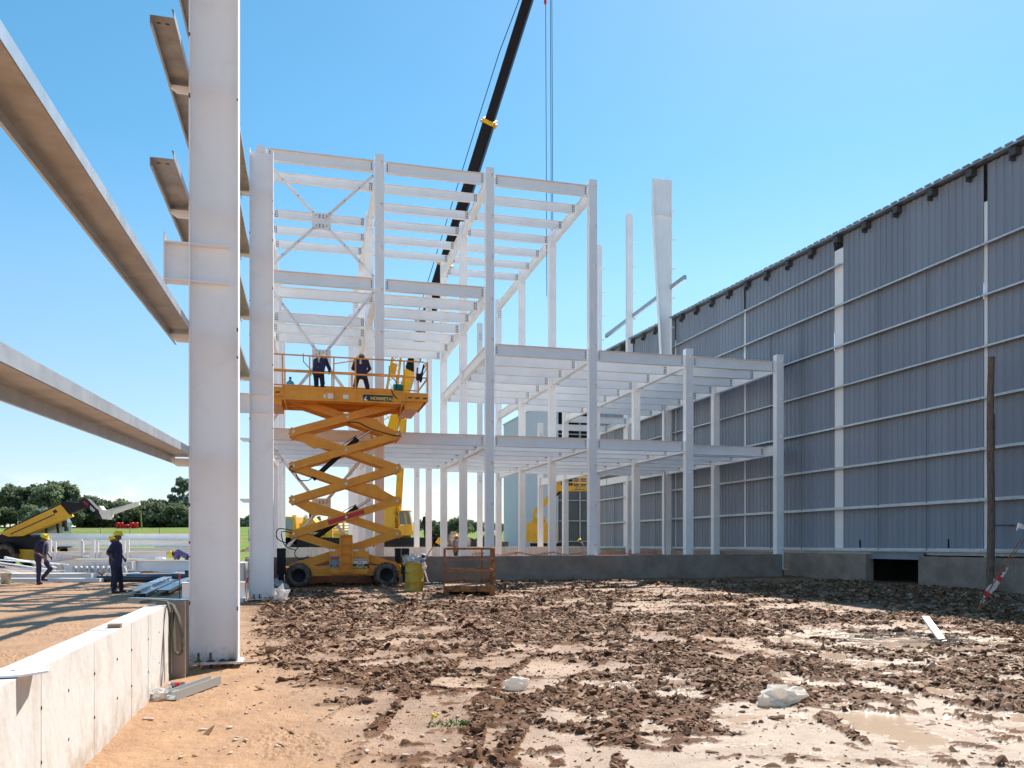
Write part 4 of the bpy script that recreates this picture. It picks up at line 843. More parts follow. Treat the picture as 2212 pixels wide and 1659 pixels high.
for xa, xb in ((598, 617), (854, 866), (868, 884)):
    b = -.5 if xa < 860 else -.62; b = .1 if 850 < xa < 860 else b; m = MB(); z0_, z1_ = lz(1241, xa, b), lz(1184.5, xa, b); m.box(la(xa, b), la(xb, b), b, b+.22, z0_, z1_); m.box(la(xa, b)+.05, la(xb, b)-.05, b+.05, b+.17, .12, z0_); m.box(la(xa, b)-.01, la(xb, b)+.01, b-.01, b+.23, z1_-.08, z1_-.05)
    m.cur = 1; m.cyl((la(xb, b)-.04, b+.02, .05), (la(xb, b)-.04, b+.02, z0_), .02, n=8); m.cyl((la(xa, b)+.12, b+.1, .0), (la(xa, b)+.12, b+.1, .05), .13, n=12); m.build('outrigger', [BLACK, CHROME], lift)
# platform
pf, pb_ = -.72, 1.62; px0, px1 = la(609, pf), la(874, pf); ex0, ex1 = la(548, pf), la(925, pf); zt, zb = 6.47, 6.05; zf = 6.36
m = MB(); m.box(px0, px1, pf, pf+.05, zb, zt); m.box(px0, px1, pb_-.05, pb_, zb, zt); m.box(px0-.02, px1+.02, pf-.03, pf+.08, zb-.02, zb+.015); m.box(px0, px1, pf-.02, pf, zt-.10, zt-.08)
m.box(px0+.0, px1-.0, pf+.05, pb_-.05, zf-.06, zf); 
for f in (.15, .3, .45, .6, .75, .9): x = px0+(px1-px0)*f; m.box(x-.03, x+.03, pf+.05, pb_-.05, zf-.22, zf-.06)
for b in (pf+.25, pf+1.2): m.box(px0+.1, px1-.1, b, b+.06, zb-.04, zb+.12)
for x, s in ((px0, -1), (px1, 1)): m.prism([(0, 0), (.06*s, 0), (.0, -.62), (-.06*s, -.62)] if 0 else [(0, .1), (.09*-s, .1), (.02*-s+(-.12 if s > 0 else .12), -.34), (-.06*s+(-.12 if s > 0 else .12), -.34)], (x, pf, zb), (1, 0, 0), (0, 0, 1), (0, .04, 0))
m.cyl((px0+.35, pf-.02, zb+.1), (px0+.35, pf, zb+.1), .05, n=10); m.cyl((px1-.28, pf-.02, zb+.06), (px1-.28, pf, zb+.06), .04, n=10); m.build('platform', ORANGE, lift)
for xa, xb in ((ex0, px0-.003), (px1+.003, ex1)):
    m = MB(); m.box(xa, xb, pf+.02, pf+.05, zf-.22, zt-.04); m.box(xa, xb, pb_-.05, pb_-.02, zf-.22, zt-.04); m.box(xa, xb, pf+.05, pb_-.05, zf-.05, zf); e = xb if xa > 0 else xa; m.box(e-.03, e, pf+.05, pb_-.05, zf-.2, zt-.04)
    s = 1 if xa > 0 else -1; base = xa if s > 0 else xb; W_ = abs(xb-xa)
    m.prism([(0, 0), (W_*s, 0), (W_*.62*s, -.42), (0, -.42)], (base, pf+.10, zf-.05), (1, 0, 0), (0, 0, 1), (0, .02, 0)); m.prism([(0, 0), (W_*s, 0), (W_*.62*s, -.42), (0, -.42)], (base, pb_-.15, zf-.05), (1, 0, 0), (0, 0, 1), (0, .02, 0)); m.ob((base+s*W_*.31, (pf+pb_)/2, zf-.46), (W_*.31, 0, 0), (0, (pb_-pf)/2-.12, 0), (0, 0, .01))
    m.bar((base, pf+.08, zf-.4), (base+s*W_*.9, pf+.08, zf-.08), .03, .03)
    m.build('deck_extension', ORANGE, lift)
    m = MB()
    for k in range(3): x = xa+(xb-xa)*(.1+.32*k); m.prism([(0, 0), (.14, 0), (.19, .05), (.05, .05)], (x, pf+.018, zf-.13), (1, 0, 0), (0, 0, 1), (0, -.002, 0))
    m.build('hazard_stripe', BLK, lift)
zr, zm = 7.46, 6.93
def rail(name, pts, r=.024): m = MB(); m.tube(pts, r, 7); return m.build(name, ORANGE, lift)
posts = [la(x, pf) for x in (610.5, 726, 813, 873)]; pn = [la(x, pf) for x in (668, 724, 813)]
for b in (pf-.01, pb_+.01):
    xs = [ex0, px0+.02, la(669, pf), la(721, pf), la(768, pf), px1-.02, ex1-.03]
    for x in xs: m = MB(); m.bar((x, b, zt-.38 if x in (xs[1], xs[3], xs[4], xs[5]) else zt-.02), (x, b, zr), .045, .045, up=(0, 1, 0)); m.build('rail_post', ORANGE, lift)
    rail('top_rail', [(ex0, b, zr), (px0+.02, b, zr), (px1, b, zr), (ex1-.18, b, zr), (ex1-.06, b, zr-.06), (ex1-.03, b, zr-.2)]); rail('mid_rail', [(ex0, b, zm), (px1, b, zm), (ex1-.03, b, zm)]); rail('top_rail', [(ex0, b, zr-.0), (ex0, b, zr-.01)], .02)
    for x0_, x1_ in ((px0+.02, pn[0]), (la(721, pf), la(768, pf))): rail('toe_rail', [(x0_, b, zt+.03), (x1_, b, zt+.03)], .016)
for x in (ex0, ex1-.03):
    for z in (zr-.03, zm): rail('end_rail', [(x, pf, z), (x, pb_, z)])
rail('diagonal_rail', [(ex1-.03, pf, zr-.15), (ex1-.35, pf, zt+.25)], .016); rail('diagonal_rail', [(ex1-.03, pf, zm-.05), (ex1-.35, pf, zt-.02)], .016)
rail('gate_rail', [(la(721, pf), pf+.05, zr-.2), (la(768, pf), pf+.1, zr-.05)], .018)
m = MB(); x = la(905, pf); m.box(x-.10, x+.10, pf-.12, pf-.02, zt+.36, zt+.58); m.tube([(x+.05, pf-.05, zt+.3), (x+.12, pf-.06, zt+.75), (x+.16, pf-.06, zt+.9)], .03, 6); m.tube([(x-.08, pf-.05, zt+.5), (x-.06, pf-.06, zt+.78)], .025, 6); m.build('control_box', BLACK, lift)
m = MB()
for x, zs in ((la(655, pf), (7.55, 7.3, 7.05, 6.85)), (la(841, pf), (7.3, 7.0, 6.8, 6.55))): m = MB(); m.tube([(x, pf+.1, zs[0]), (x, pf+.1, zs[1]), (x+.22, pf+.1, zs[2]), (x+.25, pf+.1, zs[3])], .014, 5); m.build('cable_loop', BLACK, lift)
m = MB()
m.tube([(la(845, pf), pf-.02, 6.5), (la(850, pf), pf-.04, 6.3), (la(858, pf), pf-.03, 6.2)], .016, 5); m.build('cable_loop', BLACK, lift)
decal('notice', 699, 704, 858-6, 863-3, pf-.001, WHT); decal('notice', 708, 721, 850, 861, pf-.001, WHT); decal('notice', 741, 753, 853, 861.5, pf-.001, WHT); decal('sign_board', 784, 849, 853.5, 866.5, pf-.002, BLK)
yt = pf-.008; text(0, 'lettering', 'HORMETAL', .145, (la(825.5, yt), yt, lz(861.5, 822, yt)), (1, 0, 0), (0, 0, 1), YTXT, lift, sx=1.0)
m = MB(); m.prism([(0, 0), (.08, .12), (.11, .12), (.07, .05), (.14, 0), (.11, -.02)], (la(785, yt), yt, lz(864, 785, yt)), (1, 0, 0), (0, 0, 1), (0, -.002, 0)); m.build('emblem', WHT, lift)
def onlift(xv, b, z=zf): return LO+U*la(xv, b)+V*b+Z*z
dk = dict(head='hat', sleeves=.9, harness=True)
person('worker in beige sun hat leaning over the left part of the lift platform', onlift(690, .55), R(85), dict(pel=(-.10, 0, .88), ch=(.06, 0, 1.19), nk=(.17, -.03, 1.32), hd=(.26, -.04, 1.40), face=(1, 0, -.9), shl=(.11, .18, 1.26), shr=(.11, -.18, 1.26), ell=(.25, .26, 1.03), elr=(.25, -.26, 1.03), wrl=(.45, .2, .95), wrr=(.45, -.2, .95), hpl=(-.1, .09, .86), hpr=(-.1, -.09, .86), knl=(-.02, .1, .46)), **dk)
person('worker in beige sun hat standing with legs apart right of centre on the lift platform', onlift(780, .55), R(92), dict(pel=(-.03, 0, .86), ch=(.0, 0, 1.22), nk=(.04, 0, 1.37), hd=(.14, 0, 1.47), face=(1, 0, -.7), shl=(.02, .19, 1.31), shr=(.02, -.19, 1.31), ell=(.05, .28, 1.06), elr=(.05, -.29, 1.06), wrl=(.26, .18, 1.0), wrr=(.28, -.18, 1.0), knl=(.05, .2, .47), knr=(.05, -.2, .47), anl=(-.03, .26, .09), anr=(-.03, -.26, .09)), **dk)
m = MB(); m.lathe((0, 0, 0), [(.001, 0), (.13, 0), (.135, .03), (.135, .24), (.12, .29), (.05, .36), (.035, .37), (.035, .42), (.001, .42)]); m.cur = 1; m.cyl((0, 0, .42), (0, 0, .47), .04, n=10); m.cur = 0
o = m.build('water_jug', [mat('blue_water_bottle', (.18, .50, .58), .15, trans=.35), BLK], label='pale blue water jug on the left end of the lift platform', cat='water jug'); settle(o, onlift(627, -.3))
m = MB(); m.lathe((0, 0, 0), [(.001, 0), (.15, 0), (.18, .32), (.19, .32), (.19, .35), (.17, .35), (.14, .04)]); m.tube([(-.18, 0, .33), (-.12, 0, .44), (.12, 0, .44), (.18, 0, .33)], .008, 5); o = m.build('bucket', TEAL, label='teal bucket near the right end of the lift platform', cat='bucket'); settle(o, onlift(861, -.45))
def lumpy(name, r, squash, mt, lab, cat, loc, rz=0, seed=1, peak=0, n=18, mm=10, group=None, strs=.35, sc=2.2):
    rnd = random.Random(seed); vs = []; ph = [rnd.uniform(0, 6) for _ in range(6)]
    X, Y = np.meshgrid(np.arange(n), np.arange(mm+1)); th = np.pi*Y/mm; a = 2*np.pi*X/n
    dx, dy, dz = np.sin(th)*np.cos(a), np.sin(th)*np.sin(a), np.cos(th)
    f = 1+strs*2*(vnoise(dx*sc+ph[0]+dz*2, dy*sc+ph[1]-dz*1.3, seed)-.5)+strs*(np.abs(vnoise(dx*sc*2.5+ph[2], dy*sc*2.5+dz*3, seed+3)-.5)*2-.5)
    vx, vy, vz = dx*f*r[0], dy*f*r[1], dz*f*r[2]; vz = np.where(vz < -r[2]*.35, -r[2]*.35+.1*(vz+r[2]*.35), vz)+r[2]*.35+peak*np.clip(dx, 0, 1)**2
    m = MB(); m.add(list(zip(vx.ravel().tolist(), vy.ravel().tolist(), vz.ravel().tolist())), [(j*n+i, j*n+(i+1) % n, (j+1)*n+(i+1) % n, (j+1)*n+i) for j in range(mm) for i in range(n)])
    o = m.build(name, mt, label=lab, cat=cat, group=group); return settle(o, loc, rz)
for xv, lab in ((706, 'white plastic bag beside the left knee rail of the lift platform'), (725, 'small white plastic bag by the middle of the lift platform'), (756, 'crumpled white bag between the feet of the right platform worker')):
    lumpy('plastic_bag', (.16, .12, .12), 1, PLAST, lab, 'plastic bag', onlift(xv, -.45), seed=xv)
# ------------------------------------------------------------ steel basket, drum, rubbish
BO = G(1012, 1284); cage = thing('work_basket', 'rusty orange crane basket with mesh sides on the mud', 'work basket', BO, R(6))
w2, dd2, hb = .70, .62, 1.30; zfl = .20
m = MB()
m.box(-w2, w2, -dd2, -dd2+.04, .12, .28); m.box(-w2, w2, dd2-.04, dd2, .12, .28); m.box(-w2, -w2+.04, -dd2+.04, dd2-.04, .12, .28); m.box(w2-.04, w2, -dd2+.04, dd2-.04, .12, .28)
for x in (-w2+.07, w2-.07):
    for y in (-dd2+.06, dd2-.06): m.box(x-.07, x+.07, y-.055, y+.055, -.04, .12)
m.build('base_frame', RUST, cage)
m = MB(); m.box(-w2+.04, w2-.04, -dd2+.04, dd2-.04, .268, .274); m.cur = 0; m.build('floor_plate', mat('worn_floor', (.42, .33, .24), .7, col2=(.25, .16, .10), vscale=6), cage)
def meshpanel(p, ax, az, wdt, hgt, parent, st=.055, r=.008, mt=RUST):
    m = MB(); p, ax, az = Vector(p), Vector(ax), Vector(az); n = int((wdt+hgt)/st)
    for s in (1, -1):
        for k in range(n+1):
            c = k*st
            if s > 0: a0, z0, a1, z1 = (c, 0, 0, c) if 1 else 0
            if s < 0: a0, z0, a1, z1 = wdt-c, 0, wdt, c
            else: a0, z0, a1, z1 = c, 0, 0, c
            def clip(a0, z0, a1, z1):
                if z1 > hgt: t = (hgt-z0)/(z1-z0); a1, z1 = a0+(a1-a0)*t, hgt
                if a0 > wdt: t = (a0-wdt)/(a0-a1); z0, a0 = z0+(z1-z0)*t, wdt
                if a0 < 0: t = -a0/(a1-a0); z0, a0 = z0+(z1-z0)*t, 0
                return a0, z0, a1, z1
            a0, z0, a1, z1 = clip(a0, z0, a1, z1)
            if z1-z0 > .01: m.bar(p+ax*a0+az*z0, p+ax*a1+az*z1, r*1.3, r*1.3)
    return m.build('mesh_panel', mt, parent)
meshpanel((-w2, dd2-.02, .28), (1, 0, 0), (0, 0, 1), 2*w2, .40, cage, st=.08, r=.005); meshpanel((-w2, -dd2+.01, .28), (1, 0, 0), (0, 0, 1), 2*w2, .40, cage, st=.12, r=.004); meshpanel((w2-.01, -dd2, .28), (0, 1, 0), (0, 0, 1), 2*dd2, .40, cage); meshpanel((-w2+.01, -dd2, .28), (0, 1, 0), (0, 0, 1), 2*dd2, .40, cage)
for x, y in ((-w2+.02, -dd2+.02), (w2-.02, -dd2+.02), (-w2+.02, dd2-.02), (w2-.02, dd2-.02), (w2-.02, 0), (-w2+.02, .15), (-w2+.02, .45), (.42, dd2-.02)):
    m = MB(); lo_ = .28 if abs(y) > .6 or x > 0 else .72; m.bar((x, y, lo_), (x, y, hb), .045, .045, up=(0, 1, 0)); m.build('post', RUST, cage)
for z in (hb, .70):
    m = MB(); m.bar((-w2, -dd2+.02, z), (w2, -dd2+.02, z), .04, .04); m.bar((-w2, dd2-.02, z), (w2, dd2-.02, z), .04, .04); m.bar((w2-.02, -dd2, z+.001), (w2-.02, dd2, z+.001), .038, .038); m.bar((-w2+.02, -dd2, z+.001), (-w2+.02, dd2, z+.001), .038, .038); m.build('rail', RUST, cage)
m = MB(); m.bar((-w2+.04, -dd2+.02, 1.0), (w2-.04, -dd2+.02, 1.0), .03, .03); m.bar((w2-.02, -dd2, 1.0), (w2-.02, dd2, 1.0), .03, .03); m.build('rail', RUST, cage)
m = MB(); m.prism([(0, 0), (.45, 0), (.5, .12), (.3, .2), (0, .2)], (w2-.02, -.1, .85), (0, 1, 0), (0, 0, 1), (-.02, 0, 0)); m.build('gusset', RUST, cage)
DP = G(893, 1277); dr = thing('drum', 'dented yellow oil drum used as a rubbish bin beside the scissor lift', 'drum', DP, R(20)); dr.rotation_euler = (R(-1), R(3.5), R(10))
m = MB(); pr_ = []
for z, r_ in ((0, .285), (.015, .295), (.03, .285), (.28, .285), (.295, .298), (.31, .285), (.57, .285), (.585, .298), (.60, .285), (.85, .285), (.86, .297), (.875, .29), (.875, .275), (.5, .275)): pr_.append((r_, z))
m.lathe((0, 0, 0), pr_, n=28)
m.v = [(x*(1+.05*math.sin(3*math.atan2(y, x)+z*5)), y*(1+.04*math.cos(2*math.atan2(y, x)+z*4)), z) for x, y, z in m.v]; m.build('barrel', DRUM, dr)
lumpy('rubbish', (.27, .25, .22), 1, mat('grey_film', (.50, .50, .52), .3), 'heap of crumpled grey and white plastic rubbish filling the yellow drum', 'rubbish', DP+Vector((.05, 0, .83)), seed=4, strs=.6, sc=3)
lumpy('plastic_bag', (.09, .09, .16), 1, PLAST, 'knotted white plastic strip hanging over the right rim of the yellow drum', 'plastic bag', DP+Vector((.33, -.1, .68)), seed=9, strs=.5)
m = MB(); m.tube([(0, 0, 0), (.05, 0, -.18), (.10, .01, -.36), (.14, 0, -.42)], [.03, .022, .018, .012], 5); settle(m.build('plastic_strip', PLAST, label='tail of white plastic tape dangling beside the yellow drum', cat='plastic strip'), DP+Vector((.34, -.12, .68)))
m = MB(); m.cyl((0, 0, 0), (.52, .2, .82), .013, n=6); settle(m.build('steel_rod', RUST, label='thin rusty rod leaning out of the yellow drum to the right', cat='steel rod'), DP+Vector((.12, -.05, .62)))
m = MB(); m.cyl((0, 0, 0), (.05, 0, .36), .03, .05, n=10); settle(m.build('cardboard_tube', BLACK, label='short black tube sticking up from the yellow drum', cat='tube'), DP+Vector((.25, -.02, .72)))
m = MB(); m.ob((0, 0, .16), (.09, 0, .02), (0, .01, 0), (-.02, 0, .16)); settle(m.build('board_scrap', WOOD, label='brown board scrap standing in the left of the yellow drum', cat='board'), DP+Vector((-.24, 0, .78)))
# ------------------------------------------------------------ truck crane
CY = 56.0; CO = Vector(((848-CX)/FPX*CY, CY, 0)); cr = thing('truck_crane', 'yellow truck crane parked beyond the frame with its dark telescopic boom raised', 'truck crane', CO, 0)
def ck(xv, Y=CY, ox=0): return (xv-CX)/FPX*Y-CO.x+ox
def kz(yv, Y=CY): return EYE-(yv-HY)/FPX*Y
m = MB(); m.box(ck(604), ck(952), -1.2, 1.2, .75, kz(1161)); m.box(ck(604), ck(952), -1.25, -1.2, .95, 1.1); m.box(ck(940), ck(962), -1.2, 1.2, .6, kz(1164)); m.build('carrier_deck', BLACK, cr)
m = MB(); m.ob((ck(958), -1.27, kz(1172)), (.35, 0, -.2), (0, .02, 0), (.12, 0, .18)); m.build('fender', YEL, cr)
for xv in (640, 690, 850, 893, 925):
    wheel(cr, ck(xv), -1.25, .62, .62, .35, mt=RUBB, rim=BLACK, lugs=0)
m = MB(); xa, xb = ck(600), ck(651); m.box(xa, xb, -1.2, .9, .9, 1.9); m.prism([(0, 0), (xb-xa, 0), (xb-xa-.1, 1.15), (.15, 1.2)], (xa, -1.2, 1.9), (1, 0, 0), (0, 0, 1), (0, 2.1, 0)); m.cyl((xb-.5, 0, 3.1), (xb-.5, 0, 3.2), .15, n=10); m.build('driver_cab', YEL, cr)
m = MB(); m.prism([(.22, .18), (xb-xa-.28, .18), (xb-xa-.30, 1.0), (.3, 1.0)], (xa, -1.215, 1.9), (1, 0, 0), (0, 0, 1), (0, .012, 0)); m.build('cab_window', GLASSL, cr)
m = MB(); m.box(ck(612), ck(633), -1.225, -1.205, kz(1185), kz(1175)); m.build('sign_board', BLK, cr); text(0, 'lettering', 'HORMETAL', .17, (ck(621), -1.24, kz(1181)), (1, 0, 0), (0, 0, 1), YTXT, cr, sx=.7)
m = MB(); m.box(ck(655), ck(724), -1.0, .8, kz(1161), kz(1131)); m.prism([(0, 0), (1.0, 0), (.7, .35), (.1, .35)], (ck(660), -.9, kz(1131)), (1, 0, 0), (0, 0, 1), (0, 1.5, 0)); m.box(ck(728), ck(743), -1.0, -.9, kz(1160), kz(1150)); m.build('engine_housing', YEL, cr)
m = MB()
for k in range(6): z = kz(1161)+.2*k+.2; m.box(ck(724)+.03, ck(765), -.9, -.82, z, z+.06)
m.box(ck(745), ck(749), -.8, -.7, kz(1161), kz(1131)); m.box(ck(762), ck(766), -.8, -.7, kz(1161), kz(1127)); m.build('counterweight_rack', YEL, cr)
m = MB(); m.box(ck(689), ck(706), -1.03, -1.01, kz(1157), kz(1142)); m.box(ck(672), ck(709), -1.03, -1.01, kz(1157), kz(1140)); m.build('sign_board', BLK, cr); text(0, 'lettering', 'HORMETAL', .22, (ck(691), -1.05, kz(1152.5)), (1, 0, 0), (0, 0, 1), YTXT, cr, sx=.85)
m = MB(); m.cyl((ck(675), -.6, kz(1130)), (ck(675), -.6, kz(1104)), .09, n=8); m.box(ck(670), ck(681), -.75, -.45, kz(1132), kz(1124)); m.build('exhaust_stack', BLACK, cr)
# slewing upper: turntable, machine house, operator cab
m = MB(); m.cyl((ck(865), 0, kz(1161)), (ck(865), 0, kz(1153)), .75, n=20); m.prism([(0, 0), (ck(892)-ck(833), 0), (ck(890)-ck(833), .45), (0, .45)], (ck(833), -1.0, kz(1155)), (1, 0, 0), (0, 0, 1), (0, 2.0, 0)); m.build('turntable', YEL, cr)
m = MB(); m.prism([(0, 0), (.75, 0), (.85, 1.9), (.12, 1.95), (0, 1.6)], (ck(833), -.7, kz(1145)), (1, 0, 0), (0, 0, 1), (0, 1.5, 0)); m.build('machine_house', YEL, cr)
a, b = ck(866), ck(895); w_ = b-a
m = MB(); m.prism([(0, .1), (w_*.15, -.15), (w_*.92, -.15), (w_, .2), (w_*.98, .62), (w_*.02, .55)], (a, -1.3, kz(1152)), (1, 0, 0), (0, 0, 1), (0, 1.1, 0)); m.box(a+.02, b-.15, -1.3, -.2, kz(1106), kz(1104)); zc = kz(1152)+.6
for x0_, x1_ in ((a+.0, a+.06), (a+w_*.42, a+w_*.62)): m.bar((x0_+.03, -1.28, zc+.85+.04), (x1_, -1.28, zc), .05, .07, up=(1, 0, 0))
m.bar((b-.22, -1.28, kz(1106)), (b-.03, -1.28, zc), .05, .06, up=(1, 0, 0)); m.build('operator_cab', YEL, cr)
m = MB(); m.prism([(.04, 0), (w_-.05, 0), (w_-.24, kz(1106)-zc-.03), (.04, kz(1106)-zc-.03)], (a, -1.24, zc), (1, 0, 0), (0, 0, 1), (0, 1.0, 0)); m.build('cab_window', GLASS, cr)
# boom: from the turntable up and towards the camera
b0 = D(836, 960, CY)-CO; T0 = D(850, 1128, CY+.4)-CO
tipY = 36.5; tip = D(1188, -150, tipY)-CO
def bp(yv):      # point of the boom axis seen at row yv (linear in space from foot to tip)
    foot = D(828, 990, CY)-CO; q = tip
    lo_, hi_ = 0., 1.
    for _ in range(40):
        mid = (lo_+hi_)/2; w = foot.lerp(q, mid)+CO; y = HY-(w.z-EYE)/w.y*FPX
        if y > yv: lo_ = mid
        else: hi_ = mid
    return foot.lerp(q, (lo_+hi_)/2)
pf_ = bp(985); p1, p2, p3 = bp(790), bp(567), bp(262)
m = MB(); m.ob((pf_+p1)/2, (p1-pf_)/2, (p1-pf_).normalized().cross(Vector((0, 1, 0)))*.40, (p1-pf_).normalized().cross((p1-pf_).normalized().cross(Vector((0, 1, 0))))*.42); m.build('boom_base', YEL, cr)
def boomsec(name, a, b, w, mt):
    d = (b-a).normalized(); sx_ = d.cross(Vector((0, 1, 0))).normalized(); sy_ = d.cross(sx_); m = MB(); h = w*1.15
    pr = [(-w/2, -h*.3), (-w*.3, -h/2), (w*.3, -h/2), (w/2, -h*.3), (w/2, h*.35), (w*.35, h/2), (-w*.35, h/2), (-w/2, h*.35)]
    m.prism(pr, a, sx_, sy_, b-a); return m.build(name, mt, cr)
boomsec('boom_section', p1-(p1-pf_)*.02, p2, .72, NAVYB); boomsec('boom_section', p2, p3, .60, NAVYB); boomsec('boom_section', p3, tip, .47, NAVYB)
for p, w in ((p2, .78), (p3, .66)):
    d = (tip-pf_).normalized(); sx_ = d.cross(Vector((0, 1, 0))).normalized(); sy_ = d.cross(sx_); m = MB(); m.ob(p, d*.10, sx_*w*.50, sy_*w*.56); m.ob(p-sx_*w*.5*(1 if sx_.x > 0 else -1)-d*.15, d*.06, sx_*.14, sy_*.08); m.ob(p+sx_*w*.55*(1 if sx_.x > 0 else -1)-d*.1, d*.12, sx_*.06, sy_*.15); m.build('boom_collar', YEL, cr)
m = MB(); m.cyl(T0+Vector((.3, -.3, -.4)), bp(905)+Vector((.55, -.2, 0)), .24, n=14); m.cur = 1; m.cyl(bp(905)+Vector((.5, -.2, 0)), bp(862)+Vector((.5, -.1, 0)), .14, n=10); m.build('luffing_ram', [YEL, CHROME], cr)
m = MB(); f0, f1 = D(832, 935, CY-1.5)-CO, D(862, 740, CY-3)-CO; d = (f1-f0).normalized(); L = (f1-f0).length; ex = Vector((1, 0, -.25)).normalized()*.42; ey = Vector((0, 1, .2)).normalized()*.42
cs_ = [(-1, -1), (1, -1), (1, 1), (-1, 1)]
for i, j in cs_: m.cyl(f0+ex*i+ey*j, f1+ex*i*.6+ey*j*.6, .045, n=5, cap=False)
N = 9
for k in range(N):
    for (i0, j0), (i1, j1) in zip(cs_, cs_[1:]+cs_[:1]):
        t0, t1 = k/N, (k+1)/N; A = f0.lerp(f1, t0)+(ex*i0+ey*j0)*(1-.4*t0); B_ = f0.lerp(f1, t1)+(ex*i1+ey*j1)*(1-.4*t1); m.cyl(A, B_, .028, n=4, cap=False)
m.build('lattice_jib', YEL, cr)
m = MB(); m.ob(f0.lerp(f1, .70)-ex*.2, ex*.45, Vector((0, .05, 0)), d*.45); m.ob(bp(875)+Vector((.3, -.6, 0)), (.35, 0, -.1), (0, .1, 0), (.1, 0, .45)); m.build('jib_bracket', YEL, cr)
m = MB(); q0 = bp(565); sxv = Vector((-.62, 0, .2)); m.tube([bp(700)+sxv, bp(262)+sxv*.95, bp(120)+sxv*.9, tip+sxv*.3], .022, 5)
for xv, dy in ((1178, 0), (1188.3, .0), (1191.5, .3)): 
    Yc = 36.6+dy; m.tube([Vector(((xv-CX)/FPX*Yc-CO.x, Yc-CO.y, tip.z)), Vector(((xv+3.2-CX)/FPX*Yc-CO.x, Yc-CO.y, kz(640, Yc)))], .016, 5)
m.cur = 0; m.build('hoist_cable', BLACK, cr)
m = MB(); yc = 36.6; c = Vector(((1190-CX)/FPX*yc-CO.x, yc-CO.y, kz(655, yc))); m.cyl(c-Vector((0, .06, 0)), c+Vector((0, .06, 0)), .16, n=14); m.tube([c-Z*.15, c-Z*.3, c+Vector((.08, 0, -.4)), c+Vector((0, 0, -.48)), c+Vector((-.08, 0, -.4))], .03, 6); m.build('hook_block', YEL, cr)
m = MB(); m.sphere(Vector(((1178-CX)/FPX*36.6-CO.x, 36.6-CO.y, kz(4, 36.6))), .07, .07, .14); m.build('hoist_weight', REDT, cr)
m = MB()
for k in range(4): m.tube([Vector((ck(852+k*2), -.75, kz(1100+k*4))), Vector((ck(862+k*2), -.8, kz(1125))), Vector((ck(855+k*3), -.8, kz(1146)))], .03, 5)
m.build('hydraulic_hose', YEL, cr)
person('dark silhouetted person standing on the deck of the truck crane', CO+Vector((ck(921), 0, kz(1161))), R(95), dict(), shirt=BLACK, pants=BLACK, head='bare', sleeves=.9, cell=.024)
# ------------------------------------------------------------ boom lift far right centre
BY = 60.0; BL = thing('boom_lift', 'yellow articulated boom lift working at the far shed wall', 'boom lift', Vector(((1180-CX)/FPX*BY, BY, 0)), 0); bo = BL.location
def q(xv, yv, dy=0): w = D(xv, yv, BY+dy); return w-bo
a, b = q(1137, 1128), q(1202, 1172)
m = MB(); m.prism([(0, 0), (b.x-a.x, .03), (b.x-a.x, a.z-b.z-.1), (.35*(b.x-a.x), a.z-b.z), (.02, a.z-b.z-.02)], (a.x, -.9, b.z), (1, 0, 0), (0, 0, 1), (0, 1.8, 0)); m.build('counterweight_body', YEL, BL)
m = MB(); p0_, p1_ = q(1183, 1135), q(1195, 1161); m.box(p0_.x, p1_.x, -.93, -.905, p1_.z, p0_.z); m.build('grille', BLK, BL)
m = MB(); m.box(a.x+.3, b.x+.4, -.8, .8, .5, b.z-.05); m.build('undercarriage', BLACK, BL)
for xx in (a.x+.7, b.x+.1): wheel(BL, xx, -1.0, .45, .45, .3, mt=RUBB, rim=BLACK, lugs=0)
def seg(n_, pts, w, mt=YEL):
    m = MB()
    for A, B_ in zip(pts[:-1], pts[1:]): m.bar(A, B_, w, w)
    return m.build(n_, mt, BL)
m = MB(); m.prism([(0, 0), (1.0, .0), (1.0, .45), (.55, .75), (.42, .35), (.28, .4), (.22, .95), (.02, 1.0)], q(1150, 1130, -.3), (1, 0, 0), (0, 0, 1), (0, .5, 0)); m.build('riser', YEL, BL)
seg('boom', [q(1158, 1106), q(1212, 1048)], .42); seg('boom', [q(1190, 1073, -.3), q(1222, 1037, -.3)], .38); seg('inner_boom', [q(1183, 1084, .35), q(1212, 1058, .35)], .3, BLACK)
x0_, x1_, z0_, z1_ = q(1203, 0).x, q(1268, 0).x, q(0, 1062).z, q(0, 1032).z
m = MB(); m.box(x0_, x1_, -1.0, .2, z0_, z0_+.09); m.box(x0_, x1_, -1.02, -1.0, z0_, z0_+.38); m.build('basket_floor', YEL, BL)
m = MB()
for x in np.linspace(x0_+.03, x1_-.03, 5):
    for y in (-1.0, .2): m.cyl((x, y, z0_+.09), (x, y, z1_), .035, n=6)
for z in (z1_, (z0_+z1_)/2+.1):
    for y in (-1.0, .2): m.cyl((x0_, y, z), (x1_, y, z), .035, n=6)
    for x in (x0_, x1_): m.cyl((x, -1, z), (x, .2, z), .035, n=6)
m.build('guard_rail', YEL, BL)
m = MB(); m.box(x0_+1.25, x1_-.25, -1.035, -1.022, z0_+.06, z0_+.34); m.box(x0_+.55, x0_+.8, -1.035, -1.022, z0_+.06, z0_+.34); m.build('sign_board', BLK, BL); text(0, 'lettering', 'KEISER', .27, ((x0_+x1_)/2+.5, -1.04, z0_+.20), (1, 0, 0), (0, 0, 1), YTXT, BL)
person('worker in dark clothes working in the basket of the far boom lift', bo+Vector((x0_+1.0, -.4, z0_+.09)), R(90), dict(), head='bare', sleeves=.9, cell=.024)
person('worker on a high beam by the far boom lift, legs hanging in view', bo+q(1216, 1048, -1.3), R(60), dict(), pants=mat('blue_jeans', (.03, .06, .16), .9), head='helmet', sleeves=.9, cell=.024)
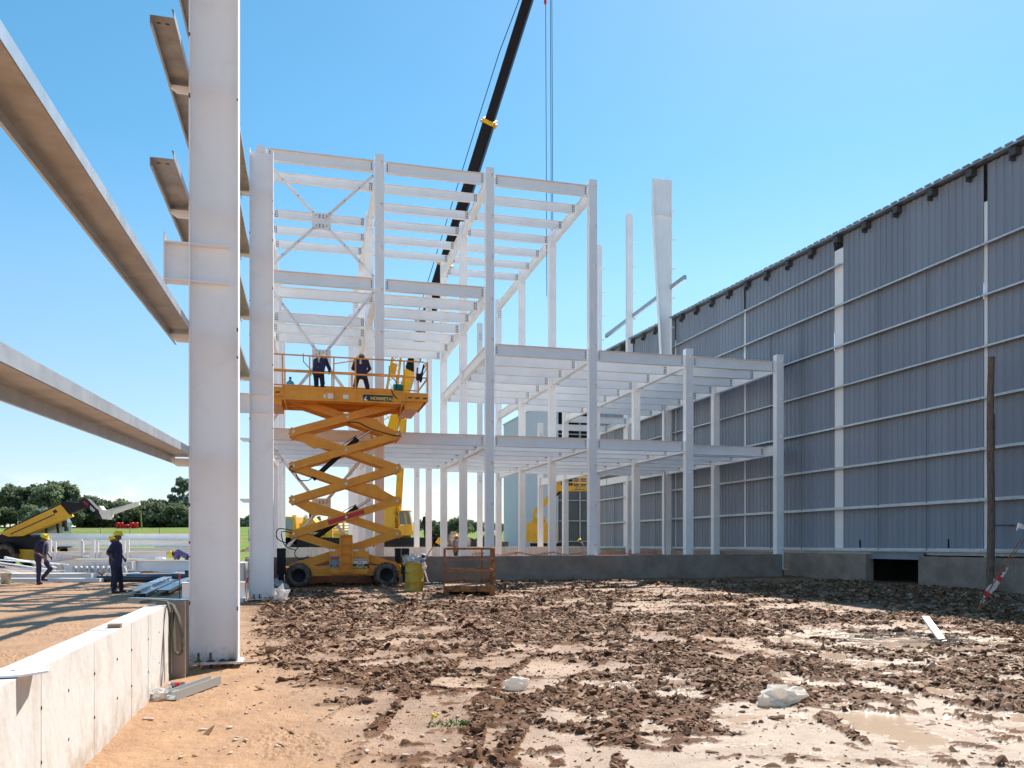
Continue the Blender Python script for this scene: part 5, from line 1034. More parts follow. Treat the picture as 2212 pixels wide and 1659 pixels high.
# ------------------------------------------------------------ telehandler, left
TY = 45.0; TO = Vector(((50-CX)/FPX*TY, TY, 0)); tl = thing('telehandler', 'yellow telehandler with raised boom and white crane jib at the far left', 'telehandler', TO, 0)
def t_(xv, yv, dy=0): return D(xv, yv, TY+dy)-TO
def sgn(name, poly, y0, th, mt, parent=tl):      # flat profile given by picture points at the machine's distance
    m = MB(); pts = [t_(x, y) for x, y in poly]; m.prism([(p.x, p.z) for p in pts], (0, y0, 0), (1, 0, 0), (0, 0, 1), (0, th, 0)); return m.build(name, mt, parent)
sgn('chassis', [(-40, 1212), (-40, 1187), (20, 1190), (60, 1186), (110, 1188), (110, 1212)], -.7, 1.6, YEL)
sgn('rear_housing', [(8, 1186), (9, 1158), (20, 1150), (45, 1146), (95, 1163), (100, 1186)], -.5, 1.4, BLACK)
sgn('main_boom', [(17, 1152), (28, 1147), (147, 1091), (168, 1116), (66, 1158), (36, 1159)], -.75, .42, YEL)
sgn('boom_top_cover', [(24, 1147), (28, 1144), (150, 1086), (150, 1092), (30, 1149)], -.72, .36, BLACK)
sgn('boom_line', [(40, 1153), (134, 1111), (135, 1113), (41, 1155)], -.757, .006, BLK)
sgn('boom_decal', [(130, 1105), (137, 1101), (141, 1107), (134, 1111)], -.757, .006, BLK)
sgn('inner_boom', [(148, 1090), (155, 1083), (189, 1088), (191, 1100), (162, 1112), (150, 1100)], -.70, .32, BLACK)
sgn('gooseneck', [(183, 1092), (186, 1083), (197, 1077), (203, 1079), (226, 1103), (234, 1100), (237, 1118), (224, 1120), (222, 1110), (196, 1096)], -.72, .38, BLACK)
sgn('jib_bracket', [(226, 1096), (230, 1094), (236, 1102), (252, 1104), (252, 1117), (247, 1123), (240, 1118), (236, 1122), (230, 1110)], -.74, .42, mat('dirty_white_paint', (.66, .62, .56), .5))
sgn('crane_jib', [(240, 1112), (243, 1108), (305, 1085), (311, 1086), (312, 1092), (306, 1094), (248, 1114)], -.65, .22, _m['dirty_white_paint']); sgn('crane_jib_top', [(236, 1106), (240, 1103), (300, 1087), (300, 1088.5), (243, 1107)], -.6, .08, _m['dirty_white_paint'])
m = MB(); a = t_(312, 1092); m.tube([Vector((a.x-.02, -.5, a.z)), Vector((a.x-.02, -.5, a.z-.3))], .02, 5); m.tube([Vector((a.x, -.5, a.z-.3)), Vector((a.x+.03, -.5, a.z-.42)), Vector((a.x-.04, -.5, a.z-.48))], .025, 5); m.build('hook', BLACK, tl)
m = MB(); a = t_(313, 1103); c = t_(315, 1142); m.ob(((a.x+c.x)/2, -.5, (a.z+c.z)/2), (.035, 0, 0), (0, .012, 0), ((a.x-c.x)/2, 0, (a.z-c.z)/2)); settle(m.build('lifting_sling', mat('green_webbing', (.16, .22, .05), .9), label='green webbing sling hanging from the telehandler jib hook', cat='sling'), TO)
sgn('cab_glass', [(73, 1152), (80, 1132), (104, 1118), (114, 1108), (128, 1110), (138, 1128), (136, 1152)], .0, .8, GLASSL)
sgn('cab_frame', [(104, 1122), (112, 1109), (116, 1110), (126, 1130), (128, 1152), (124, 1152), (121, 1130), (113, 1114), (106, 1124)], -.03, .06, BLACK); sgn('cab_frame', [(98, 1120), (102, 1120), (102, 1152), (98, 1152)], -.03, .06, BLACK); sgn('cab_roof', [(104, 1109), (114, 1105), (128, 1108), (128, 1111), (112, 1110)], -.05, .9, BLACK)
text(0, 'lettering', 'HTL', .42, t_(189+182, 0)*0+Vector((t_(192+0.5, 0).x+0.0, -.735, t_(0, 1090).z))*1, (1, 0, -1.0), (1, 0, 1.0), REDT, tl) if 0 else None
text(0, 'lettering', 'MTL', .20, Vector((t_(200, 0).x, -.735, t_(0, 1089).z)), (1, 0, -.95), (.95, 0, 1), REDT, tl); text(0, 'lettering', '9055', .19, Vector((t_(213.5, 0).x, -.74, t_(0, 1100.5).z)), (1, 0, -.95), (.95, 0, 1), WHT, tl)
for p in (Vector((t_(35, 0).x, -1.1, .62)), Vector((t_(120, 0).x, -1.1, .62)), Vector((t_(35, 0).x, .9, .62)), Vector((t_(120, 0).x, .9, .62))): wheel(tl, p.x, p.y, p.z, .64, .42, lugs=0)
m = MB(); a = t_(33, 0); m.v = []; 
for k in range(9): A0, A1 = math.pi*(.05+.1*k), math.pi*(.05+.1*(k+1)); m.bar((a.x+.74*math.cos(A0), -.95, .62+.74*math.sin(A0)), (a.x+.74*math.cos(A1), -.95, .62+.74*math.sin(A1)), .45, .03)
m.build('mudguard', BLACK, tl)
m = MB(); a = t_(140, 1131); m.box(a.x-.05, a.x+.14, -.2, .0, a.z-.2, a.z+.2); a = t_(146, 1143); m.box(a.x-.08, a.x+.05, -.2, .0, a.z-.12, a.z+.12); m.build('mirror', BLACK, tl)
# ------------------------------------------------------------ stacked steel, left yard
def lay(name, lab, cat, x0, x1, yt, yb, Y, kind='ibeam', mt=WHITE, dep=None, rz=0, group=None, thick=.3):
    a, b = D(x0, yb, Y), D(x1, yb, Y); h = (yb-yt)/FPX*Y; L = b.x-a.x; t = thing(name, lab, cat, (a.x, Y, max(.0, a.z)), rz, group); m = MB()
    if kind == 'ibeam': m.ibeam((0, 0, h/2), (L, 0, h/2), h, thick, .02, .012)
    elif kind == 'box': m.box(0, L, -thick/2, thick/2, 0, h)
    m.build('profile', mt, t)
    if kind == 'ibeam':
        m = MB()
        for x in (.0, L): m.box(x-.008, x+.008, -thick/2-.01, thick/2+.01, -.0, h)
        m.build('end_plate', mt, t)
    return t
GB = 'white steel members stacked in the left yard'
lay('steel_beam', 'topmost long white beam of the stack in front of the telehandler', 'steel beam', 97, 440/1.0*1.0 if 0 else 445, 1153, 1166, 43.5, group=GB)
lay('steel_beam', 'white beam lying just beneath the topmost beam of the yard stack', 'steel beam', 101, 437, 1167, 1180, 43.0, group=GB)
lay('steel_beam', 'shorter white bracketed beam in front of the tall yard stack', 'steel beam', 100, 356, 1191-1, 1206-1, 42.5, group=GB) if 0 else None
lay('steel_beam', 'shorter white beam with upright brackets across the middle of the yard stack', 'steel beam', 100, 361/1, 1192-1, 1204, 41.5, group=GB) if 0 else None
def br(x, y0, y1, Y, w=.16):
    return
t = lay('steel_beam', 'shorter white beam with upright brackets in the middle of the yard stack', 'steel beam', 99, 358/1, 1193-.5, 1207-.5, 41.0, group=GB) if 0 else None
t = thing('bracketed_beam', 'white beam with upright bracket plates lying in front of the tall yard stack', 'steel beam', (D(101, 1209, 41).x, 41, 0), 0, GB)
m = MB(); k_ = FPX/41; zb_ = lambda y: EYE-(y-HY)/FPX*41
m.ibeam((0, 0, zb_(1199)), (D(360, 0, 41).x-D(101, 0, 41).x if 0 else (361-101)/FPX*41*.99, 0, zb_(1199)), 15/k_, .25, .02, .012); m.build('profile', WHITE, t)
for xv, w, y0 in ((110, 6, 1165), (122, 4, 1170), (174, 8, 1164), (181, 4, 1168), (200, 9, 1165), (212, 5, 1170), (268, 6, 1168), (278, 5, 1164)):
    x = (xv-101)/FPX*41; m = MB(); m.box(x, x+w/k_, -.2, -.15, zb_(1213), zb_(y0)); m.build('bracket', WHITE, t)
lay('steel_beam', 'white beam half hidden behind the upright brackets of the yard stack', 'steel beam', 150, 437, 1183, 1193, 44, group=GB)
lay('steel_beam', 'deep grey-white plate girder standing on edge below the yard stack', 'steel girder', 82, 436, 1212, 1243-1, 36.0, group=GB, thick=.3)
lay('steel_beam', 'long white girder behind the standing worker, left of the white joint plate', 'steel girder', 265, 575 if 0 else 577, 1262-1.5, 1290-5, 30.5, group=GB, thick=.28) if 0 else None
lay('steel_beam', 'low white girder behind the legs of the standing worker', 'steel girder', 270, 405, 1213, 1233, 33.0, group=GB, thick=.28)
lay('steel_beam', 'low white girder ending with a small dark square hole, beneath the bending worker', 'steel girder', 296, 414, 1210, 1232, 30.8, group=GB, thick=.28)
lay('steel_beam', 'long white plank-like beams lying on the ground behind the walking worker', 'steel beam', -40, 205, 1238, 1248, 29.6, group=GB, thick=.5)
lay('steel_beam', 'thin white beam lying lowest at the far left behind the bucket', 'steel beam', -30, 220, 1249, 1257, 28.3, group=GB, thick=.3)
lay('pipe_stack', 'large translucent pale sheet-wrapped box beyond the bending worker', 'wrapped crate', 343, 450, 1162, 1187, 50, kind='box', mt=mat('pale_wrap', (.62, .66, .66), .3), thick=1.2)
lay('steel_plate_row', 'row of grey steel plates lying in the grass beyond the bending worker', 'steel plates', 292, 420, 1190, 1198, 47, kind='box', mt=GALV, thick=.6)
m = MB()
for k in range(9): x = k*.72; m.box(x, x+.35+.2*(k % 2), -.1, .25, 0, .25+.22*(k % 3)); m.box(x-.15, x+.65, .3, .34, .12, .35)
o = m.build('steel_offcuts', WHITE, label='jumble of small white steel joint pieces beside the standing worker', cat='steel pieces'); settle(o, D(352 if 0 else 345, HY, 37)-Z*EYE+Vector((-1.6, 0, 0)))
lumpy('plastic_sheet', (.7, .3, .3), 1, PLAST, 'crumpled white plastic sheet among the steel pieces', 'plastic sheet', D(305, HY, 36)-Z*EYE, seed=21, strs=.5)
m = MB(); m.tube([(0, 0, .13), (3.9, .1, .13)], .14, 14); settle(m.build('black_pipe', mat('dark_blue_pipe', (.03, .045, .07), .4), label='dark blue pipe lying behind the standing worker', cat='pipe'), D(275, HY, 29.2)-Z*EYE); m = MB(); m.tube([(0, 0, .12), (4.6, .3, .12)], .11, 14)
settle(m.build('black_pipe', _m['dark_blue_pipe'], label='dark blue pipe lying behind the walking worker, left of the other pipe', cat='pipe'), D(211, HY, 28.5)-Z*EYE)
m = MB()
for k in range(14):
    y = random.uniform(-.3, .3); z = .12+.055*k+random.uniform(0, .02); m.bar((random.uniform(-.1, .1), y, z), (2.2+random.uniform(-.2, .2), y+random.uniform(-.5, .5), z+random.uniform(-.45, .1)), .09, .035)
settle(m.build('angle_bundle', WHITE, label='fanned heap of thin white angle bars at the far left', cat='angle bars'), D(2, HY, 31)-Z*EYE)
m = MB()
for k in range(16):
    for r_ in range(3): m.bar((k*.03, 0, .38+.0*k+r_*.11), (2.0, 0, .38+r_*.11), .1, .1) if k == 0 else None
for k in range(10): m.tube([(-.2+.22*k, -.3, .45), (-.2+.22*k+.05, -.34, .2), (-.2+.22*k, -.3, .02)], [.10, .13, .09], 8)
settle(m.build('bolt_sack_row', mat('speckled_white_bundle', (.62, .63, .64), .7, col2=(.16, .16, .17), vscale=14, edge=.62), label='row of speckled white galvanised bundles right of the walking worker', cat='steel bundles'), D(180, HY, 32)-Z*EYE)
m = MB()
for k in range(5): m.tube([(-.2+.24*k, -.3, .5), (-.2+.24*k+.05, -.34, .25), (-.2+.24*k, -.3, .02)], [.11, .14, .10], 8)
for k in range(8): m.bar((.0+.1*k, -.1, .55+.05*k), (1.6, .3-.05*k, .85+.0*k), .08, .05)
settle(m.build('bolt_sack_row', _m['speckled_white_bundle'], label='speckled white galvanised bundles behind the walking worker', cat='steel bundles'), D(100, HY, 32.5)-Z*EYE)
m = MB(); m.lathe((0, 0, 0), [(.001, 0), (.14, 0), (.165, .36), (.175, .36), (.175, .39), (.155, .39), (.14, .05)]); m.tube([(-.17, -.02, .34), (-.1, -.12, .18), (.1, -.12, .18), (.17, -.02, .34)], .006, 5); settle(m.build('bucket', mat('paint_stained_white', (.66, .66, .62), .5, col2=(.10, .32, .33), vscale=4, edge=.56), label='white paint bucket with teal drips on the ground at the far left', cat='bucket'), G(13, 1261))
def plank(name, lab, x0, y0, x1, y1, w, h, mt=WOOD, cat='board', z0=0., z1=0., roll=0):
    a, b = G(x0, y0), G(x1, y1); c = (a+b)/2; m = MB(); m.bar(a-c+Z*(z0+h/2), b-c+Z*(z1+h/2), w, h); o = m.build(name, mt, label=lab, cat=cat); return settle(o, c)
m = MB(); a, b = G(205, 1251), G(408-3, 1238); c = (a+b)/2; m.bar(a-c+Z*.05, b-c+Z*.55, .05, .2); settle(m.build('steel_angle', GALV, label='long grey bar sloping up to the right behind the walking worker', cat='steel bar'), c) if 0 else None
plank('steel_bar', 'long grey flat bar sloping gently up right between the two workers', 175, 1252, 262, 1243, .06, .13, GALV, 'steel bar', 0, .30)
plank('timber_block', 'pale timber block on the soil by the walking worker', 96, 1253, 117, 1253, .2, .1); plank('timber_board', 'dark timber board flat on the soil beside the standing worker', 263, 1268, 330, 1262, .25, .05)
plank('timber_pallet', 'low pallet with white off-cuts between the two workers', 226, 1254, 305, 1252, .9, .16); plank('steel_offcut', 'flat white off-cuts lying on the low pallet', 228, 1252, 303, 1250, .6, .06, WHITE, 'steel pieces', .17, .17)
# galvanised sheet profiles on the ground by the near column
def zprof(lab, x0, y0, x1, y1, w, z, name='galvanised_profile', mt=GALV):
    a, b = G(x0, y0), G(x1, y1); c = (a+b)/2; d = (b-a).normalized(); n = Vector((-d.y, d.x, 0)); m = MB(); L = (b-a).length/2
    m.ob(Z*z, d*L, n*w/2, Z*.004); m.ob(Z*(z-.05)+n*(w/2+.03), d*L, n*.03+Z*-.001, Z*.004+n*.0); m.ob(Z*(z-.035)+n*(w/2+.004), d*L, n*.004, Z*.035); m.ob(Z*(z-.045)-n*(w/2+.004), d*L, n*.004, Z*.045)
    o = m.build(name, mt, label=lab, cat='steel profile', group='galvanised profiles by the near column'); return settle(o, c)
zprof('left galvanised profile of the pile pointing away beside the near column', 290, 1290, 408, 1237, .30, .20); zprof('middle galvanised profile of the pile lying under the left one', 302, 1291, 420, 1239, .30, .11); zprof('right galvanised profile of the pile, closest to the near column', 352, 1287, 418, 1252, .32, .16)
a, b = D(283, 1291, 12.9), D(435, 1297, 11.8); c = (a+b)/2; m = MB(); d = (b-a).normalized(); n = Vector((-d.y, d.x, 0)); L = (b-a).length/2
m.ob((0, 0, .0), d*L, n*.055, Z*.004); m.ob(n*-.055+Z*-.045, d*L, n*.004, Z*.045); m.cur = 1; m.cyl(-d*(L-.1)+Z*.0, -d*(L-.1)+Z*.006, .018, n=8); settle(m.build('steel_angle', [mat('blue_grey_angle', (.22, .29, .34), .4, metal=.3), BLK], label='long blue-grey angle laid across the profiles and wall end', cat='steel angle'), c)
a = D(380, 1262, 17)-Z*0; m = MB(); m.ibeam((0, 0, -.2), (1.3, .2, -.2), .36, .2, .014, .01); settle(m.build('steel_beam_stub', WHITE, label='short white beam stub just left of the near column', cat='steel beam', group=None), Vector((a.x+.05, 17.2, .66)))
m = MB(); m.cyl((0, 0, 0), (0, 0, .12), .025, n=8); m.cur = 1; m.cyl((0, 0, -.5), (0, 0, 0), .008, n=5); settle(m.build('marker_stake', [REDT, BLACK], label='small red-topped stake standing left of the near column', cat='stake'), D(388, 1252, 16.5)); m = MB(); m.cyl((0, 0, 0), (.02, 0, .12), .025, n=8); m.cur = 1; m.cyl((0, 0, -.4), (0, 0, 0), .008, n=5)
settle(m.build('marker_stake', [REDT, WHT], label='small red-topped stake on the wall ends between the two big columns', cat='stake'), D(533, 1259, 19.2))
# things by the pale wall
wl = lambda s, z=0, o=0: w0+wd_*s+Vector((.968, .252, 0))*o+Z*z
m = MB(); m.prism([(-.75, -.10), (.0, -.10), (.10, .02), (.06, .17), (-.75, .17)], (0, 0, 0), Vector((.968, .252, 0)), Vector((-.252, .968, 0)), (0, 0, .012)); m.cur = 1; m.cyl((-.1, .03, .012), (-.1, .03, .014), .014, n=8); settle(m.build('steel_plate', [WHITE, BLK], label='white steel plate jutting over the edge of the pale wall, bottom left', cat='steel plate'), wl(4.72, .868, .02))
m = MB(); m.box(-.05, .05, -.04, .04, 0, .03); settle(m.build('timber_block', WOOD, label='small timber block on top of the pale wall', cat='timber block'), wl(2.35, .865, -.05), R(15))
m = MB(); pts = [(-.30, .06, .03), (-.12, .05, .05), (.02, .0, .04), (.055, -.02, -.05), (.05, .0, -.35), (.045, .02, -.75)]; m.tube(pts, [.018]*6, 5); pts = [(-.05, .1, .03), (.06, .06, .0), (.13, .03, -.12), (.19, .0, -.32), (.20, 0, -.48), (.16, 0, -.54), (.10, 0, -.50), (.09, .0, -.3), (.07, .02, -.05)]
for o_ in (-.02, 0, .02): m.tube([(x, y+o_, z) for x, y, z in pts], .014, 5)
settle(m.build('webbing_strap', mat('dirty_webbing', (.13, .115, .085), .9), label='dirty grey lifting strap draped over the end of the pale wall', cat='strap'), wl(.25, .87, .0))
a, b = G(368, 1515), G(466, 1479); c = (a+b)/2; d = (b-a).normalized(); n = Vector((-d.y, d.x, 0)); L = (b-a).length/2; m = MB(); m.ob(Z*.006, d*L, n*.055, Z*.004); m.ob(-n*.059+Z*.045, d*L, n*.004, Z*.045); m.ob(n*.059+Z*.045, d*L, n*.004, Z*.045); settle(m.build('steel_channel', mat('dull_zinc', (.40, .40, .38), .5, metal=.2), label='grey U-shaped steel channel lying on the sandy soil by the pale wall', cat='steel channel'), c+Z*.01)
c = G(383, 1487); m = MB(); m.cyl((-.07, 0, .033), (.07, .03, .033), .032, n=14); m.cur = 1; m.cyl((-.09, -.004, .033), (-.07, 0, .033), .028, .032, n=12); m.cur = 2; m.cyl((-.02, .009, .033), (.02, .018, .033), .0325, n=14); settle(m.build('spray_can', [mat('can_metal', (.25, .26, .30), .3, metal=.6), WHT, REDT], label='small metal spray can lying by the foot of the pale wall', cat='spray can'), c)
lumpy('plastic_wrap', (.16, .11, .07), 1, mat('clear_film', (.72, .71, .70), .2, alpha=.6), 'clear crumpled plastic film beside the steel channel', 'plastic film', G(352, 1510), seed=33, strs=.6, sc=3.5)
plank('timber_stick', 'straight timber batten lying right of the near column foot', 518, 1436, 589, 1431, .035, .03)
plank('timber_board', 'small brown board on the soil right of the second column', 606, 1317, 645, 1318, .12, .03); plank('timber_board', 'short pale board on the soil in front of the scissor lift', 690, 1298, 740, 1297, .08, .03); plank('timber_stick', 'thin stick near the left tyre of the scissor lift', 594, 1330-36, 612, 1294, .03, .02)
lumpy('plastic_bag', (.20, .16, .26), 1, PLAST, 'white plastic bag slumped against the foot of the second column', 'plastic bag', G(604, 1301), seed=5, peak=.12, strs=.6); lumpy('plastic_bag', (.26, .2, .2), 1, mat('grey_bag', (.42, .44, .46), .3), 'grey plastic bag behind the second column by the lift outrigger', 'plastic bag', G(602, 1276), seed=6, strs=.6)
lumpy('plastic_scrap', (.45, .12, .05), 1, PLAST, 'strip of white plastic on the mud right of the yellow drum', 'plastic scrap', G(932, 1269), seed=7, strs=.7)
lumpy('cement_sack', (.15, .08, .10), 1, SACK, 'folded white sack lying in the mud near the centre', 'sack', G(1116, 1490), R(8), seed=12, peak=.05, strs=.35, sc=1.6); lumpy('plastic_sack', (.225, .11, .115), 1, SACK, 'larger crumpled white sack lying in the wet mud on the right', 'sack', G(1686, 1521), R(10), seed=15, peak=.10, strs=.5, sc=1.7)
lumpy('plastic_scrap', (.06, .05, .04), 1, PLAST, 'tiny white scrap in the shadow near the dark wall opening', 'plastic scrap', G(1971, 1303), seed=8)
# timber pole, tape, stud and wire, right
m = MB(); p0, p1 = D(2139, 1281, 23.4), D(2144, 771, 23.4); c = Vector((p0.x, p0.y, 0)); P_ = [(p0-c).lerp(p1-c, t)+Vector((.03*math.sin(t*6)-.02, 0, 0)) for t in np.linspace(-.02, 1, 9)]; m.tube(P_, [.105, .105, .104, .102, .10, .098, .095, .092, .09], 12)
t = thing('timber_pole', 'dark rough timber pole standing before the right-hand warehouse wall', 'timber pole', c, 0); m.build('pole', POLE, t); m = MB(); m.bar((.12, 0, 5.3), (.12, 0, 4.2), .03, .05, up=(0, 1, 0)); m.bar((.05, 0, 1.62+26/FPX*23.4), (.75, 0, 1.62+26/FPX*23.4), .03, .05); m.build('nailed_batten', POLE, t)
a = G(2096, 1331); t = thing('marker_rod', 'leaning thin steel rod wrapped in torn red and white warning tape', 'marker rod', a, 0); b = D(2205, 1165, a.y-.2)-a; c = D(2190, 1188, a.y)-a
m = MB(); m.cyl((0, 0, -.1), b, .011, n=6); m.cyl(D(2115, 1315, a.y+.1)-a, D(2222, 1150, a.y)-a, .008, n=6); m.build('rod', RUST, t)
m = MB(); A, B_ = D(2118, 1304, a.y-.05)-a, D(2178, 1226, a.y-.05)-a; d = (B_-A); pr = Vector((d.z, 0, -d.x)).normalized(); vs = []; N = 16
for k in range(N+1):
    f = k/N; wdt = .05+.13*math.sin(math.pi*min(1, f*1.1))+.03*math.sin(k*2.1); base = A+d*f; vs += [base-pr*.01+Vector((0, .03*math.sin(k*1.7), 0)), base-pr*wdt*.5+Vector((0, -.05*math.sin(k), 0)), base-pr*wdt*-.35+Vector((0, .03*math.cos(k*2), 0))]
m.smooth = True; m.add(vs, [f for k in range(N) for f in ((3*k+1, 3*k, 3*k+3, 3*k+4), (3*k, 3*k+2, 3*k+5, 3*k+3))]); m.smooth = False
for pi, p in enumerate(m.f): m.mi[pi] = 1 if (pi//5) % 3 == 1 else 0
m.build('warning_tape', [PLAST, REDT], t)
m = MB(); A = D(2196, 1148, 15.5); vs = []
for k in range(8): f = k/7; p = Vector((f*.42, .05*math.sin(k*2), .12*f+.05*math.sin(k*1.5))); vs += [p, p+Vector((.01, .02, .06+.05*math.sin(k*1.3)))]
m.add(vs, [(2*k, 2*k+2, 2*k+3, 2*k+1) for k in range(7)]); settle(m.build('tape_end', PLAST, label='fluttering white tape end at the right edge of the picture', cat='warning tape'), A)
a, b = G(2042, 1390), D(1999, 1331, 13.2); c = Vector(((a.x+b.x)/2, (a.y+b.y)/2, 0)); t = thing('metal_stud', 'white channel-shaped metal stud lying tilted in the wet mud on the right', 'metal stud', c, 0); m = MB(); d = (b-a); n = Vector((d.y, -d.x, 0)).normalized(); m.bar(a-c, b-c, .10, .006); m.bar(a-c+n*.05-Z*.02, b-c+n*.05-Z*.02, .006, .045); m.bar(a-c-n*.05-Z*.02, b-c-n*.05-Z*.02, .006, .045); m.build('channel', WHITE, t)
m = MB(); rnd = random.Random(3)
for k in range(16):
    c0 = Vector((rnd.uniform(-1.0, .6), rnd.uniform(-.5, .5), .04)); r_ = rnd.uniform(.15, .4); ph = rnd.uniform(0, 6); pts = [c0+Vector((r_*math.cos(ph+q_*.5)*1.5, r_*math.sin(ph+q_*.5)*.7, .04*abs(math.sin(q_*.8+ph))+.01)) for q_ in range(rnd.randint(5, 12))]; m.tube(pts, .004, 4)
o = m.build('wire_tangle', BLACK, label='tangle of thin dark tie wire on the wet mud beside the metal stud', cat='wire'); settle(o, G(1960, 1388))
# orange net along the concrete wall
m = MB(); rnd = random.Random(5)
for k in range(60):
    a_ = -.6+k*.13; z = .99+.05*math.sin(k*.6)
    m.tube([(a_, .35, z), (a_+.13, .35+.05*math.sin(k), z+.02*math.sin(k*1.9)), (a_+.26, .36, z-.03)], .012, 4); m.tube([(a_, .35, z+.03), (a_+.05, .36, z-.12)], .01, 4)
o = m.build('safety_net', mat('orange_net', (.75, .16, .05), .6), label='orange plastic safety net draped along the top behind the long concrete wall', cat='safety net'); settle(o, FO, TH)
# ------------------------------------------------------------ dirt mounds
def mound(name, lab, x0, x1, Y, h, seed):
    a, b = D(x0, HY, Y).x, D(x1, HY, Y).x; n, k = 90, 26; X, T = np.meshgrid(np.linspace(a, b, n), np.linspace(-1, 1, k)); y = Y+T*3.2; e = sstep(a, a+1.5, X)*(1-sstep(b-1.5, b, X))
    z = h*(1-T*T)*e*(.65+.6*vnoise(X*.6, y*.6, seed))+(.9*(fbm(X*1.6, y*2.2, 5, seed)-.5))*e-.1; zz_ = [z]+[np.zeros_like(z)]*4; zz_[2+0] = zz_[2]; o = grid_mesh(name, X, y, (z, np.ones_like(z)*.5, z*0, z*0+1, z*0)); o.data.materials.append(mat('heap_soil', (.15, .09, .06), .9, col2=(.075, .045, .03), vscale=1.6, bump=1, bscale=6)); tag(o, lab, 'dirt mound')
mound('dirt_mound', 'brown heap of dug soil beyond the frame, behind the brown-vest worker', 936, 1100, 66, 1.9, 4); mound('dirt_mound', 'low dark soil heap in the field between the two big white columns', 524, 560, 88, 1.3, 5)
# ------------------------------------------------------------ field fence, tanks, trees
fe = thing('field_fence', 'wire field fence with pale posts across the grass on the left', 'fence', (D(-100, HY, 120).x, 120, 0), 0); fx = fe.location.x
for k in range(14):
    xv = -45+64*k; x = D(xv+6, HY, 120).x-fx; z = float(far_z(np.array(x+fx), np.array(120.))); m = MB(); m.cyl((x, 0, z-.5), (x, 0, z+2.0), .07, n=6); m.build('post', mat('concrete_post', (.42, .41, .39), .9), fe)
m = MB(); z = float(far_z(np.array(-60.), np.array(120.)))
for h in (.3, .8, 1.3, 1.8): m.cyl((0, 0, z+h), (64, 0, z+h), .012, n=4)
m.build('wire', GALV, fe)
m = MB(); fy = 118.
for k in range(12):
    x = D(150+k*5.2, HY, fy).x; z = float(far_z(np.array(x), np.array(fy))); m.cyl((x, fy, z-.5), (x, fy, z+1.35), .03, n=5); m.cyl((x, fy, z+1.35), (x-.15, fy, z+1.5), .025, n=5)
o = m.build('compound_fence', _m['concrete_post'], label='row of close pale bent-top fence posts in the field above the telehandler cab', cat='fence')
for x0, x1, y0, lab in ((250.5, 258, 1128, 'leftmost of the red tanks on the field edge'), (258.3, 266.5, 1128, 'second red tank from the left on the field edge'), (267.5, 279, 1132.5, 'low red tank lying between the two pairs of upright tanks'), (280, 289.5, 1128, 'red tank right of the low one on the field edge'), (290, 299, 1128, 'rightmost of the red tanks on the field edge')):
    Y = 172.; a, b = D(x0, 0, Y).x, D(x1, 0, Y).x; z = float(far_z(np.array(a), np.array(Y))); h = (1140.5-y0)/FPX*Y; r_ = (b-a)/2; m = MB(); m.lathe((0, 0, 0), [(.001, 0), (r_, 0), (r_*.97, h*.3), (r_, h*.32), (r_*.97, h*.6), (r_, h*.62), (r_*.97, h*.9), (r_*.8, h), (.001, h)], n=14)
    settle(m.build('water_tank', RED, label=lab, cat='water tank', group='red tanks on the field edge'), ((a+b)/2, Y, max(z-.1, EYE-(1141-HY)/FPX*Y)))
def leafmat(name, c1, c2):
    m = bpy.data.materials.new(name); m.use_nodes = True; n = m.node_tree; b = n.nodes['Principled BSDF']; g_ = n.nodes.new('ShaderNodeNewGeometry'); oi = n.nodes.new('ShaderNodeObjectInfo')
    x = n.nodes.new('ShaderNodeMixRGB'); n.links.new(g_.outputs['Random Per Island'], x.inputs[0]); x.inputs[1].default_value = (*c1, 1); x.inputs[2].default_value = (*c2, 1)
    h = n.nodes.new('ShaderNodeHueSaturation'); mr = n.nodes.new('ShaderNodeMapRange'); n.links.new(oi.outputs['Random'], mr.inputs[0]); mr.inputs[3].default_value = .75; mr.inputs[4].default_value = 1.2; n.links.new(mr.outputs[0], h.inputs['Value']); n.links.new(x.outputs[0], h.inputs['Color']); n.links.new(h.outputs[0], b.inputs['Base Color']); b.inputs['Roughness'].default_value = .75; b.inputs['Specular IOR Level'].default_value = .2
    tr = n.nodes.new('ShaderNodeBsdfTranslucent'); n.links.new(h.outputs[0], tr.inputs[0]); ms = n.nodes.new('ShaderNodeMixShader'); ms.inputs[0].default_value = .42; n.links.new(b.outputs[0], ms.inputs[1]); n.links.new(tr.outputs[0], ms.inputs[2]); n.links.new(ms.outputs[0], n.nodes['Material Output'].inputs[0])
    return m
LEAF = leafmat('hazed_foliage', (.14, .18, .095), (.25, .28, .165)); LEAFG = leafmat('grey_green_foliage', (.20, .25, .19), (.31, .35, .28)); TRUNK = mat('bark', (.10, .075, .055), .9)  # leaf green lightened and greyed, distance haze put into the colour
